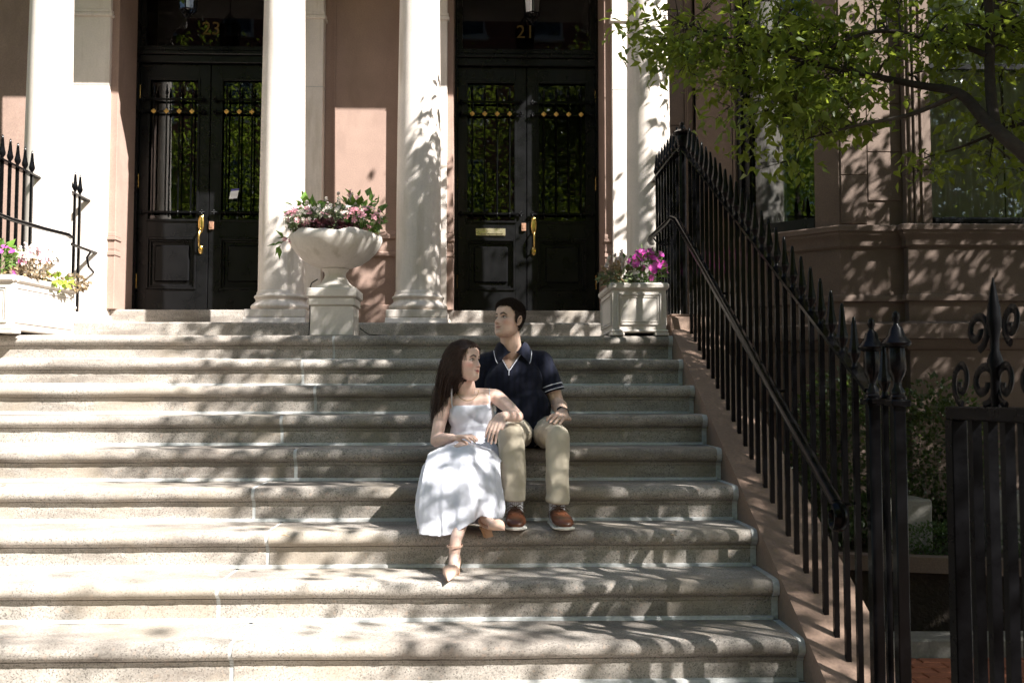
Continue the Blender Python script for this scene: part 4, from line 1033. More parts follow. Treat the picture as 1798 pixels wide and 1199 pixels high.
def get_co(me):
    a=np.empty(len(me.vertices)*3,np.float32); me.vertices.foreach_get('co',a); return a.reshape(-1,3)
def set_co(me,a): me.vertices.foreach_set('co',np.ascontiguousarray(a,np.float32).ravel()); me.update()
def wrinkle(me, amp, fr, stretch=(1,1,1), mask=None):
    co=get_co(me); nr=np.empty(len(me.vertices)*3,np.float32); me.vertices.foreach_get('normal',nr); nr=nr.reshape(-1,3)
    d=np.array([noise.noise(Vector((p[0]*stretch[0]*fr,p[1]*stretch[1]*fr,p[2]*stretch[2]*fr))) for p in co]); d=1-2*np.abs(d)
    if mask is not None: d=d*mask(co)
    set_co(me,co+nr*(d*amp)[:,None])
def cut(me, point, normal, fill=True):
    bm=bmesh.new(); bm.from_mesh(me); bmesh.ops.bisect_plane(bm,geom=bm.verts[:]+bm.edges[:]+bm.faces[:],plane_co=point,plane_no=normal,clear_outer=True)
    if fill:
        ed=[e for e in bm.edges if e.is_boundary]
        if ed: bmesh.ops.holes_fill(bm,edges=ed,sides=0)
    bm.to_mesh(me); bm.free()

HZ=np.array([-.118,-.110,-.098,-.080,-.060,-.030,0,.030,.060,.085,.105,.117,.121])
HW=np.array([.010,.026,.041,.053,.060,.067,.0705,.0725,.0715,.063,.045,.020,.003])
HF=np.array([.066,.078,.084,.085,.086,.087,.085,.0895,.086,.073,.047,.018,.002])
HB=np.array([.045,.020,-.005,-.035,-.055,-.078,-.092,-.098,-.097,-.087,-.062,-.025,-.003])
def head_shape(mb, H, s, nose=1.0, jaw=1.0, lip=1.0, ears=True):
    """a head with brow, sockets, nose, lips and chin; local +y is the face"""
    nzv,na=70,110
    zs=np.concatenate([np.linspace(-.118,.05,52),np.linspace(.054,.121,18)]); V=[]
    g=lambda x,c,w: math.exp(-((x-c)/w)**2)
    for z in zs:
        w,f,b=np.interp(z,HZ,HW),np.interp(z,HZ,HF),np.interp(z,HZ,HB)
        if z<-.04: w=w*(1+(jaw-1)*min(1,(-.04-z)/.04))
        cy_=(f+b)/2 if z<.03 else (f+b)/2; hy=(f-b)/2
        for k in range(na):
            a=2*math.pi*k/na; a=a-.30*math.sin(2*(a-math.pi/2))*.0
            ca,sa=math.cos(a),math.sin(a); e=2.25
            q=(abs(ca)**e+abs(sa)**e)**(-1/e); x=w*ca*q; y=cy_+hy*sa*q
            if sa>0:
                fr=min(1,sa*1.6)
                d=0
                # nose
                t=(.012-z)/.050
                if -.1<t<1.25:
                    prof=np.interp(t,[-.1,0,.35,.75,.95,1.1,1.25],[0,.004,.011,.020,.0215,.012,0])*nose; wn_=np.interp(t,[0,.5,.95,1.25],[.0075,.009,.0125,.012]); d+=prof*g(x,0,wn_)
                d+=.0075*nose*(g(x,.0125,.0065)+g(x,-.0125,.0065))*g(z,-.037,.008)
                for sx in (-1,1):
                    d-=.0135*g(x,sx*.031,.0165)*g(z,.001,.0115)
                    d+=.0035*g(x,sx*.030,.020)*g(z,.022,.008)
                    d+=.0050*g(x,sx*.047,.017)*g(z,-.022,.016)
                    d-=.0025*g(x,sx*.026,.006)*g(z,-.062,.010)
                d+=.0062*lip*g(x,0,.0185)*(g(z,-.0565,.0052)+1.05*g(z,-.0690,.0060))-.0034*g(x,0,.022)*g(z,-.0630,.0022)
                d-=.0040*g(x,0,.020)*g(z,-.0805,.0055)
                d+=.0060*g(x,0,.020)*g(z,-.100,.012)
                d-=.0018*g(x,0,.005)*g(z,-.048,.005)
                y+=d*fr
            V.append(tuple(H@Vector((x*s,y*s,z*s))))
    n=len(zs)
    F=[(i*na+k,i*na+(k+1)%na,(i+1)*na+(k+1)%na,(i+1)*na+k) for i in range(n-1) for k in range(na)]+[tuple(range(na-1,-1,-1)),tuple((n-1)*na+k for k in range(na))]
    mb.add(V,F)
    for sx in ((-1,1) if ears else ()):   # ears
        for k in range(10):
            a0,a1=R(-70+32*k),R(-70+32*(k+1))
            if k<8:
                p=lambda a,ro=1: H@Vector((sx*(.0735+.010*abs(math.sin(a*.5+.6)))*s,(-.012-.0165*math.cos(a-.2)*ro)*s,(-.006+.029*math.sin(a+.1)*ro)*s))
                mb.cone(p(a0),p(a1),.0050*s,.0050*s,8,2)
        ellip(mb,H@Vector((sx*.0725*s,-.011*s,-.008*s)),(.006*s,.014*s,.024*s),(H.to_3x3()@Euler((0,0,sx*R(22))).to_matrix()).to_quaternion())
        mb.ball(H@Vector((sx*.0725*s,-.002*s,-.034*s)),.0075*s,10,8)
def hair_cap(H, s, dw, df, db, dt, ly, lz):
    """shell over the skull, kept above a hairline (z as a function of y)"""
    V=[];na=96; zs=np.concatenate([np.linspace(-.115,.05,46),np.linspace(.053,.121,26)])
    for z in zs:
        k=max(0,(z-.03)/.091); w=np.interp(z,HZ,HW)+dw; f=np.interp(z,HZ,HF)+df; b=np.interp(z,HZ,HB)-db
        for q in range(na):
            a=2*math.pi*q/na; ca,sa=math.cos(a),math.sin(a); e=2.25; r_=(abs(ca)**e+abs(sa)**e)**(-1/e); V.append((w*ca*r_,(f+b)/2+(f-b)/2*sa*r_,z+dt*k*k))
    V=np.array(V); n=len(zs); top=V[(n-1)*na:].mean(0)+np.array([0,0,.002]); V=np.vstack([V,top])
    keep=V[:,2]>np.interp(V[:,1],ly,lz)+.004*np.sin(V[:,0]*400)
    F=[f for f in [(i*na+q,i*na+(q+1)%na,(i+1)*na+(q+1)%na,(i+1)*na+q) for i in range(n-1) for q in range(na)]+[((n-1)*na+q,(n-1)*na+(q+1)%na,n*na) for q in range(na)] if all(keep[j] for j in f)]
    mb=MB(); mb.v=[tuple(H@Vector(p*s)) for p in V]; mb.f=F; me=mb.mesh('hair'); bm=bmesh.new(); bm.from_mesh(me); bmesh.ops.delete(bm,geom=[v for v in bm.verts if not v.link_faces],context='VERTS'); bmesh.ops.recalc_face_normals(bm,faces=bm.faces); bm.to_mesh(me); bm.free()
    for p in me.polygons: p.use_smooth=True
    co=get_co(me); nr=np.empty(len(me.vertices)*3,np.float32); me.vertices.foreach_get('normal',nr); nr=nr.reshape(-1,3)
    c0=np.array(H.translation); flip=((co-c0)*nr).sum(1)<0; nr[flip]*=-1
    return me,co,nr
def paint(me, H, s, base, lips, brow, blush, browshape=0.0, hairline=None):
    co=get_co(me); Hi=np.array(H.inverted()); l=(co@Hi[:3,:3].T+Hi[:3,3])/s
    c=np.tile(np.array(base),(len(co),1))
    hd=(np.abs(l)<.14).all(1)&(l[:,1]>0)
    x,y,z=np.abs(l[:,0]),l[:,1],l[:,2]
    def lerp(m,colr): 
        m=np.clip(m,0,1)*hd; c[:]=c*(1-m[:,None])+np.array(colr)*m[:,None]
    g=lambda a,w: np.exp(-(a/w)**2)
    lerp(.55*g(x-.046,.019)*g(z+.030,.018),blush); lerp(.35*g(x,.012)*g(z+.035,.012),blush)
    lz=np.where(z>-.0625,(z+.0625)/.0085,(-.0625-z)/.0105); lerp(1.6*(1-np.clip((x/.0235)**2+lz**2,0,1.6)),lips)
    lerp(.9*g(z+.0628-.004*(x/.022)**2,.0017)*(x<.023),sc(lips,.25))
    bz=.0185+.007*np.clip((x-.012)/.02,0,1)-.010*np.clip((x-.034)/.014,0,1)+browshape
    lerp(1.5*g(z-bz,.0042)*np.clip((x-.009)/.005,0,1)*np.clip((.051-x)/.006,0,1),brow)
    ez=.0085-.010*((x-.031)/.017)**2
    lerp(1.6*g(z-ez,.0026)*(np.abs(x-.031)<.0175),(.035,.02,.016))
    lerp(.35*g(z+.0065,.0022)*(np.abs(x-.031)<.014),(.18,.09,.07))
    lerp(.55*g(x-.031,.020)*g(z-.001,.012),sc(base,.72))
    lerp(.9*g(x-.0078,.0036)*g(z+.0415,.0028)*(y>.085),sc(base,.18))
    if hairline is not None: lerp(hairline(l),brow)
    at=me.color_attributes.new('tone','FLOAT_COLOR','POINT'); a=np.ones((len(co),4),np.float32); a[:,:3]=c; at.data.foreach_set('color',a.ravel())
def hand(mb, W, K, T, back, thumb_side, wr=.027, spread=1.0, sz=1.0, thumb_tip=None):
    """palm and five fingers; back = direction of the back of the hand"""
    W,K,T=Vector(W),Vector(K),Vector(T); d=(K-W).normalized(); back=Vector(back).normalized(); lat=d.cross(back).normalized()*thumb_side; back=lat.cross(d).normalized()*(1 if lat.cross(d).dot(back)>0 else -1)
    Lf=(.93,1.0,.95,.80); offs=(1.5,.5,-.5,-1.5)
    for i in range(4):
        k0=K+lat*offs[i]*.0198*sz-d*abs(offs[i]-.5)*.003*sz
        mb.cone(W+lat*offs[i]*.011*sz,k0,.0165*sz,.0108*sz,12,3)
        tip=k0+(T-K)*Lf[i]+lat*offs[i]*.0035*spread*sz; v=tip-k0
        m1=k0+v*.43+back*.0135*sz; m2=k0+v*.76+back*.0095*sz
        mb.cone(k0,m1,.0098*sz,.0088*sz,10,3); mb.cone(m1,m2,.0086*sz,.0078*sz,10,3); mb.cone(m2,tip,.0077*sz,.0064*sz,10,3)
    b=W+(K-W)*.30+lat*.020*sz; m=b+(K-W)*.34+lat*.024*sz-back*.004*sz; tip=Vector(thumb_tip) if thumb_tip else m+(K-W).normalized()*.034*sz+lat*.006*sz-back*.006*sz
    mb.cone(W+lat*.008*sz,b,.016*sz,.0135*sz,10,3); mb.cone(b,m,.0135*sz,.0100*sz,10,3); mb.cone(m,tip,.0098*sz,.0075*sz,10,3)
def eyes(person, H, s, gx, gz, ry=.0655):
    for sx in (-1,1):
        b=MB(); ellip(b,H@Vector((sx*.031*s,ry*s,.0005*s)),(.0122*s,.0108*s,.0054*s),H.to_quaternion()); e=b.build('eye',M['eye_white'],person,80)
        b=MB(); ellip(b,H@Vector(((sx*.031+gx)*s,(ry+.0092-abs(gx)*.2)*s,(.0008+gz)*s)),(.0056*s,.0030*s,.0056*s),H.to_quaternion(),16,10); b.build('iris',M['iris'],e,80)
def strands(name, paths, w, mat, parent):
    """thin three-sided hairs; paths (n,m,3)"""
    P=np.asarray(paths); n,m,_=P.shape; t=np.gradient(P,axis=1); t=unit(t); ref=rng.normal(size=(n,1,3)); a=unit(np.cross(t,np.broadcast_to(ref,t.shape))); b=np.cross(t,a)
    ww=np.array(w)[None,:,None] if np.ndim(w) else w
    ring=np.stack([P+(a*math.cos(q)+b*math.sin(q))*ww for q in (0,2.094,4.189)],2)
    V=ring.reshape(-1,3); i=np.arange(m-1); k=np.arange(3); base=(np.arange(n)*m*3)[:,None,None]
    A=base+i[None,:,None]*3+k[None,None,:]; B=base+i[None,:,None]*3+((k+1)%3)[None,None,:]; C_=A+3; D_=B+3
    F=np.concatenate([np.stack([A,B,D_],-1).reshape(-1,3),np.stack([A,D_,C_],-1).reshape(-1,3)])
    me=fast_mesh(name,V,F); 
    for p in me.polygons: p.use_smooth=True
    o=link(name,me,mat,parent); return o
def headmat(c, yaw, pitch, roll=0): return Matrix.Translation(c)@Euler((0,0,R(yaw))).to_matrix().to_4x4()@Euler((R(pitch),0,0)).to_matrix().to_4x4()@Euler((0,R(roll),0)).to_matrix().to_4x4()
def shoe_loft(mb, heel, toe, secs, up=(0,0,1)):
    """secs: (t along, half width, bottom, top, side offset)"""
    heel,toe=Vector(heel),Vector(toe); d=toe-heel; L=d.length; d.normalize(); up=Vector(up); lat=d.cross(up).normalized(); up=lat.cross(d).normalized(); n=20; V=[]
    for (t,hw,zb,zt,off) in secs:
        for k in range(n):
            a=2*math.pi*k/n; ca,sa=math.cos(a),math.sin(a); e=2.6; q=(abs(ca)**e+abs(sa)**e)**(-1/e)
            V.append(heel+d*(t*L)+lat*(hw*ca*q+off)+up*((zb+zt)/2+(zt-zb)/2*sa*q))
    m=len(secs); mb.add(V,[(i*n+k,i*n+(k+1)%n,(i+1)*n+(k+1)%n,(i+1)*n+k) for i in range(m-1) for k in range(n)]+[tuple(range(n-1,-1,-1)),tuple((m-1)*n+k for k in range(n))])
    return d,lat,up

# ---------------- the man
man=thing('person',(.27,5.65,1.314),'man in navy polo shirt and khaki trousers on the steps, looking up left','person')
HM=headmat((.150,5.63,2.032),133,11,3); SM=.93
b=MB(); head_shape(b,HM,SM,1.0,1.06,.75)
nb=Vector((.168,5.685,1.855))
chain(b,[nb,Vector((.158,5.665,1.945)),Vector((.153,5.65,1.99))],[.060,.057,.055],20)
chain(b,[nb,Vector((.06,5.71,1.79)),Vector((.012,5.72,1.78))],[.046,.04,.04]); chain(b,[nb,Vector((.28,5.71,1.795)),Vector((.345,5.72,1.785))],[.046,.04,.04])
ellip(b,(.185,5.69,1.69),(.145,.092,.15)); ellip(b,(.235,5.685,1.50),(.13,.095,.15)); ellip(b,(.285,5.70,1.42),(.14,.11,.09))
mel,mw=(.428,5.675,1.560),(.436,5.415,1.508)
chain(b,[(.348,5.72,1.795),(.39,5.70,1.68),mel,(.436,5.58,1.545),mw],[.052,.046,.040,.042,.0275])
hand(b,mw,(.418,5.305,1.492),(.365,5.225,1.462),(.15,-.55,.85),-1,sz=1.06,thumb_tip=(.345,5.315,1.490))
chain(b,[(.008,5.72,1.79),(-.035,5.80,1.56),(-.06,5.70,1.37)],[.052,.042,.03]); hand(b,(-.06,5.70,1.365),(-.075,5.62,1.336),(-.085,5.54,1.328),(0,-.2,1),-1)
for sx,hp,kn,an,ft in ((-1,(.205,5.68,1.405),(.150,5.170,1.385),(.166,5.045,1.06),(.166,5.03,1.02)),(1,(.365,5.68,1.405),(.388,5.165,1.378),(.378,5.04,1.06),(.378,5.03,1.02))):
    chain(b,[hp,kn,(kn[0],(kn[1]+an[1])/2+.02,(kn[2]+an[2])/2+.03),an,ft],[.072,.048,.045,.034,.022])
mb_=remesh(b,.0032,2); paint(mb_,HM,SM,(.61,.425,.335),(.50,.235,.19),(.030,.020,.015),(.58,.27,.19),0.0,lambda l: np.clip((l[:,2]-.02)/.02,0,1)*np.clip((.035-l[:,1])/.02,0,1)*.55)
body=link('body',mb_,M['skin'],man)
eyes(man,HM,SM,.003,.0015)
# hair: cropped cap and short hairs
hm,hc,hn=hair_cap(HM,SM,.0042,.003,.0055,.006,[-.12,-.03,.004,.016,.030,.046,.062,.1],[-.075,-.050,-.028,-.022,.040,.052,.066,.074])
cap=link('hair',hm,M['hair_man'],man)
R3=np.array(HM.to_3x3()); t3=np.array(HM.translation)
ix=rng.integers(len(hc),size=5200); lp=hc[ix]+rng.normal(size=(len(ix),3))*.0018; nl=hn[ix]; hz=((lp-t3)@R3)[:,2]/SM
fwd=R3@np.array([0,1,.25]); ln_=(.006+.013*np.clip((hz-.02)/.08,0,1))[:,None]; comb=nl*.75+fwd*.5+rng.normal(size=lp.shape)*.22
pt=np.stack([lp,lp+unit(comb)*ln_*.6,lp+unit(comb+fwd*.25)*ln_],1); strands('hair_strands',pt,[.0012,.0010,.0004],M['hair_man'],cap)
# polo shirt
b=MB()
ellip(b,(.185,5.69,1.685),(.168,.116,.165)); ellip(b,(.235,5.68,1.52),(.150,.122,.165)); ellip(b,(.268,5.685,1.41),(.152,.128,.10))
chain(b,[(.03,5.72,1.792),(.185,5.705,1.80),(.338,5.72,1.800)],[.068,.075,.068]); chain(b,[(.165,5.69,1.850),(.29,5.715,1.808)],[.062,.060]); chain(b,[(.165,5.69,1.850),(.06,5.715,1.803)],[.062,.060])
b2=MB(); chain(b2,[(.336,5.72,1.797),(.374,5.705,1.71),(.412,5.685,1.590)],[.073,.066,.063],20); chain(b,[(.01,5.72,1.78),(-.03,5.78,1.60)],[.070,.064])
sm=remesh(b,.0055,5); slv=remesh(b2,.0055,4); cut(slv,(.404,5.689,1.633),(.30,-.12,-.95))
bm=bmesh.new(); bm.from_mesh(sm); bm.from_mesh(slv); bm.to_mesh(sm); bm.free() 
wrinkle(sm,.0075,9,(1,1,.55),lambda c: np.clip((1.80-c[:,2])/.12,0,1)); wrinkle(sm,.003,22,(1,1,.8),lambda c: np.clip((1.80-c[:,2])/.12,0,1))
xc,zv=.150,1.752
def vmask(c): return (np.abs(c[:,0]-xc-.25*(c[:,2]-zv)*.3)<(c[:,2]-zv)*.62)&(c[:,2]>zv)&(c[:,1]<5.66)
bm=bmesh.new(); bm.from_mesh(sm); fc=np.array([tuple(f.calc_center_median()) for f in bm.faces]); dl=[f for f,k in zip(bm.faces,vmask(fc)) if k]; bmesh.ops.delete(bm,geom=dl,context='FACES'); bm.to_mesh(sm); bm.free()
for p in sm.polygons: p.use_smooth=True
shirt=link('polo_shirt',sm,M['navy_knit'],man)
# skin shown in the open neck is the body: a chest plate just behind it keeps the gap closed
nc=Vector((.166,5.683,0))
def collar_pt(f,side,k):
    """k 0 = neck edge, 1 = outer edge; f 0 front .. 1 back"""
    a=R(14+166*f+34*k*(1-f)**2); tip=max(0,1-f/.45)**1.2
    r0=.064+.004*f; r1=r0+.036+.016*tip; z0=1.905-.055*math.exp(-(f/.22)**2)+.012*f; z1=z0-.036-.026*tip
    r_=r0+(r1-r0)*k; z_=z0+(z1-z0)*k+.012*math.sin(math.pi*k)
    return Vector((nc.x+side*r_*math.sin(a)+.01*(1-f),nc.y-r_*math.cos(a)*1.0-.012*(1-f),z_))
for side in (-1,1):
    mbb=MB(); nf,nk=22,5; vs=[]
    for lay in (0,.004):
        for i in range(nf+1):
            for k in range(nk+1):
                p=collar_pt(i/nf,side,k/nk); q=Vector((p.x-nc.x,p.y-nc.y,.3)).normalized(); vs.append(p+q*lay)
    N1=(nf+1)*(nk+1); fs=[]
    for i in range(nf):
        for k in range(nk):
            a=i*(nk+1)+k; fs+= [(a,a+1,a+nk+2,a+nk+1),(N1+a,N1+a+nk+1,N1+a+nk+2,N1+a+1)]
    for i in range(nf): fs.append((i*(nk+1)+nk,N1+i*(nk+1)+nk,N1+(i+1)*(nk+1)+nk,(i+1)*(nk+1)+nk))
    for k in range(nk): fs.append((k,N1+k,N1+k+1,k+1))
    mbb.add(vs,fs); cl=mbb.build('collar',M['navy_knit'],shirt,60)
    mbb=MB(); mbb.tube([collar_pt(f,side,1)+Vector((side*.003,-.003,0)) for f in np.linspace(0.0,.34,8)],.0020,6); mbb.build('collar_trim',M['white_cotton'],shirt,60)
    # white edging of the open neck
    mbb=MB(); pts=[]
    from mathutils.bvhtree import BVHTree
    if side==-1: bvh=BVHTree.FromPolygons([v.co.copy() for v in sm.vertices],[tuple(p.vertices) for p in sm.polygons])
    for k in range(8):
        t=k/7; z_=zv-.002+t*.098; x_=xc+side*((z_-zv)*.62+.003)+.25*(z_-zv)*.3
        h_=bvh.ray_cast(Vector((x_+side*.002,5.2,z_)),Vector((0,1,0)))
        if h_[0] is not None and h_[0].y<5.68: pts.append(h_[0]+Vector((0,-.002,0)))
    if len(pts)>2: mbb.tube(pts,.0026,6); mbb.build('neck_trim',M['white_cotton'],shirt,60)
mbb=MB(); h0=bvh.ray_cast(Vector((xc,5.2,zv-.006)),Vector((0,1,0)))[0]; h1=bvh.ray_cast(Vector((xc-.002,5.2,zv-.032)),Vector((0,1,0)))[0]
if h0 and h1: mbb.tube([h0+Vector((0,-.002,.01)),h1+Vector((0,-.002,0))],.003,6); mbb.build('neck_trim',M['white_cotton'],shirt,60)
for off in (.004,.030):   # sleeve edging
    mbb=MB(); c0=Vector((.404,5.689,1.633))-Vector((.30,-.12,-.95)).normalized()*off; ax=Vector((.30,-.12,-.95)).normalized(); e1=ax.cross(Vector((0,1,0))).normalized(); e2=ax.cross(e1); ring=[]
    for k in range(29):
        a=2*math.pi*k/28; dr=e1*math.cos(a)+e2*math.sin(a); h_=bvh.ray_cast(c0+dr*.2,-dr)
        ring.append((h_[0]+dr*.0015) if h_[0] is not None and (h_[0]-c0).length<.11 else c0+dr*.066)
    mbb.tube(ring,.0024,6); mbb.build('sleeve_trim',M['white_cotton'],shirt,60)
# trousers
b=MB(); ellip(b,(.285,5.70,1.40),(.160,.125,.088))
legs=(((.205,5.67,1.400),(.150,5.165,1.392),(.157,5.085,1.22),(.161,5.035,1.035)),((.365,5.67,1.400),(.388,5.160,1.386),(.383,5.085,1.22),(.378,5.035,1.045)))
for L4 in legs: chain(b,list(L4),[.083,.063,.059,.058] if L4[0][0]<.3 else [.083,.060,.053,.053],20)
tm=remesh(b,.006,5)
for L4 in legs: pass
co=get_co(tm)
for L4,zc in ((legs[0],1.058),(legs[1],1.075)): pass
cut(tm,(.27,5.0,1.078),(-.06,.18,-1.0))
wrinkle(tm,.0075,8.5,(1.8,.6,.6)); wrinkle(tm,.005,13,(.6,.6,1.5),lambda c: np.clip(np.maximum((1.17-c[:,2])/.1,(c[:,1]-5.35)/.15),0,1)); wrinkle(tm,.0018,34,(1,1,.7))
for p in tm.polygons: p.use_smooth=True
tr_=link('trousers',tm,M['khaki'],man)
# socks and shoes
for (ax_,heel,toe) in ((.166,(.168,5.115,.956),(.163,4.805,.956)),(.378,(.368,5.115,.956),(.404,4.805,.956))):
    mbb=MB(); chain(mbb,[(ax_,5.045,1.09),(ax_,5.045,1.02),(ax_,5.02,.985)],[.041,.041,.040],18); mbb.build('sock',M['sock'],man,60)
    mbb=MB(); S_=[(0.0,.022,.018,.050,0),(.02,.031,.018,.070,0),(.09,.037,.018,.083,0),(.22,.038,.018,.086,0),(.34,.040,.018,.090,0),(.48,.044,.018,.083,0),(.62,.048,.018,.070,0),(.76,.050,.018,.062,0),(.87,.046,.018,.058,0),(.94,.037,.018,.052,0),(.985,.022,.019,.040,0),(1.0,.008,.020,.032,0)]
    d_,lat_,up_=shoe_loft(mbb,heel,toe,S_); me=mbb.mesh('shoe'); sh=link('shoe',me,M['leather'],man,50)
    mbb=MB(); shoe_loft(mbb,heel,toe,[(-.02,.024,.001,.019,0),(.0,.034,.0,.020,0),(.1,.042,.0,.020,0),(.35,.044,.0,.020,0),(.62,.053,.0,.019,0),(.78,.055,.001,.019,0),(.90,.049,.003,.020,0),(.97,.036,.005,.022,0),(1.015,.016,.008,.022,0)]); mbb.build('sole',M['sole'],sh,50)
    hv,tv=Vector(heel),Vector(toe); Ls=(tv-hv).length; mbb=MB()
    for k in range(5):
        t=.40+.062*k; zt=.090-.020*k*.55; 
        c0=hv+d_*(t*Ls); mbb.tube([c0-lat_*.022+up_*(zt-.004),c0+up_*(zt+.0035),c0+lat_*.022+up_*(zt-.004)],.0034,6); mbb.tube([c0-lat_*.022+up_*(zt-.004),c0+d_*.010+up_*(zt+.003),c0+d_*.018+lat_*.022+up_*(zt-.007)],.003,6)
    c0=hv+d_*(.38*Ls)+up_*.097
    for sgn in (-1,1):
        mbb.tube([c0,c0+lat_*sgn*.022+up_*.016,c0+lat_*sgn*.040+up_*.004,c0+lat_*sgn*.020-up_*.002,c0],.002,6); mbb.tube([c0,c0+lat_*sgn*.03-up_*.004+d_*.01,c0+lat_*sgn*.05-up_*.022+d_*.012],.0018,6)
    mbb.build('laces',M['lace'],sh,60)
    mbb=MB(); 
    for sgn in (-1,1): mbb.tube([hv+d_*(.30*Ls)+lat_*sgn*.0395+up_*.055,hv+d_*(.40*Ls)+lat_*sgn*.040+up_*.062,hv+d_*(.55*Ls)+lat_*sgn*.036+up_*.068,hv+d_*(.66*Ls)+lat_*sgn*.018+up_*.071],.0016,5)
    mbb.build('stitching',M['lace'],sh,60)
# wristwatch
wv=(Vector((.418,5.305,1.492))-Vector(mw)).normalized(); wc=Vector(mw)-wv*.025; e1=wv.cross(Vector((0,0,1))).normalized(); e2=e1.cross(wv)
mbb=MB(); mbb.tube([wc+e1*.0325*math.cos(a)+e2*.0325*math.sin(a) for a in np.linspace(0,2*math.pi,29)],.003,6,flat=(.0022,.010),up=tuple(wv)); wtch=mbb.build('wristwatch',M['watch'],man,60)
mbb=MB(); q0=wc+(e1*.55+e2*.85).normalized()*.034; ellip(mbb,q0,(.016,.016,.006),(e1*.55+e2*.85).to_track_quat('Z','Y')); mbb.build('watch_face',M['watch'],wtch,40)

# ---------------- the woman
wom=thing('person',(-.07,5.40,1.135),'woman in white sundress with long dark hair seated beside the man, legs crossed','person')
HWm=headmat((-.092,5.315,1.787),236,5,-4); SW=.915
b=MB(); head_shape(b,HWm,SW,.92,.95,1.05,False)
nb=Vector((-.078,5.385,1.612))
chain(b,[nb,Vector((-.088,5.355,1.69)),Vector((-.092,5.335,1.74))],[.049,.044,.044],20)
chain(b,[nb,Vector((-.15,5.40,1.588)),Vector((-.196,5.40,1.568))],[.040,.038,.042]); chain(b,[nb,Vector((.01,5.40,1.610)),Vector((.068,5.395,1.602))],[.040,.038,.042])
ellip(b,(-.062,5.395,1.53),(.118,.078,.098)); ellip(b,(-.06,5.40,1.40),(.10,.075,.14)); ellip(b,(-.05,5.40,1.25),(.15,.12,.10))
chain(b,[(-.12,5.355,1.575),(-.05,5.345,1.575),(.005,5.36,1.585)],[.035,.036,.035])
wel,ww=(-.243,5.285,1.368),(-.152,5.075,1.392)
chain(b,[(-.203,5.40,1.565),(-.228,5.35,1.46),wel,(-.20,5.18,1.383),ww],[.041,.036,.031,.032,.0215])
hand(b,ww,(-.092,5.010,1.404),(-.028,4.972,1.378),(.25,-.35,.9),1,sz=.90,thumb_tip=(-.075,4.985,1.372))
lel,lw=(.185,5.215,1.498),(.098,5.030,1.503)
chain(b,[(.078,5.395,1.600),(.135,5.31,1.55),lel,(.145,5.12,1.503),lw],[.041,.036,.031,.031,.0215])
hand(b,lw,(.062,4.985,1.462),(.036,4.972,1.372),(-.35,-.85,.35),-1,sz=.90)
chain(b,[(-.12,5.40,1.235),(-.10,4.99,1.325),(-.045,4.91,1.21),(.008,4.805,1.075),(.022,4.775,1.030)],[.075,.052,.046,.034,.031])   # upper, crossed leg
chain(b,[(.02,5.40,1.235),(-.035,4.975,1.19),(-.078,4.835,1.07),(-.122,4.672,.935),(-.126,4.655,.885)],[.075,.048,.040,.027,.027])      # leg that stands on the step
chain(b,[(.015,4.80,1.020),(.042,4.725,1.012),(.060,4.69,1.002)],[.026,.021,.012]); chain(b,[(-.126,4.660,.872),(-.133,4.615,.842),(-.139,4.575,.818)],[.026,.021,.012])
wm_=remesh(b,.0032,2); paint(wm_,HWm,SW,(.68,.485,.405),(.46,.15,.14),(.040,.022,.016),(.66,.26,.21),.001)
link('body',wm_,M['skin'],wom); eyes(wom,HWm,SW,-.003,.0)
# bodice
b=MB(); ellip(b,(-.060,5.395,1.50),(.124,.092,.115)); ellip(b,(-.060,5.395,1.40),(.112,.088,.12)); ellip(b,(-.110,5.338,1.500),(.058,.052,.062)); ellip(b,(-.004,5.338,1.505),(.058,.052,.062)); chain(b,[(-.105,5.338,1.520),(-.01,5.338,1.525)],[.049,.049]); chain(b,[(-.105,5.345,1.45),(-.01,5.345,1.455)],[.045,.045])
bd=remesh(b,.0045,5); cut(bd,(0,0,1.556),(-.03,0,1)); cut(bd,(0,0,1.352),(0,0,-1)); wrinkle(bd,.0025,30,(1,1,.5)); wrinkle(bd,.004,12,(.5,.5,2.2),lambda c:np.clip((1.46-c[:,2])/.06,0,1))
for p in bd.polygons: p.use_smooth=True
dr=link('dress',bd,M['white_cotton'],wom)
bv=BVHTree.FromPolygons([v.co.copy() for v in wm_.vertices],[tuple(p.vertices) for p in wm_.polygons])
for (x0,z0,x1,z1,yb) in ((-.150,1.548,-.168,1.612,5.41),(.045,1.555,.040,1.640,5.41)):
    pts=[Vector((x0,5.298,z0-.012))]
    for k in range(9):
        t=k/8; yy=5.29+(yb-5.29)*t; dirn=Vector((0,math.cos(t*1.57),-math.sin(t*1.57))); o_=Vector((x0+(x1-x0)*t,5.38,1.52))-dirn*.3; h_=bv.ray_cast(o_,dirn)
        if h_[0] is not None: pts.append(h_[0]-dirn*.0025)
    mbb=MB(); mbb.tube(pts,.003,4,flat=(.0042,.0014),up=(1,0,0)); mbb.build('strap',M['white_cotton'],dr,60)
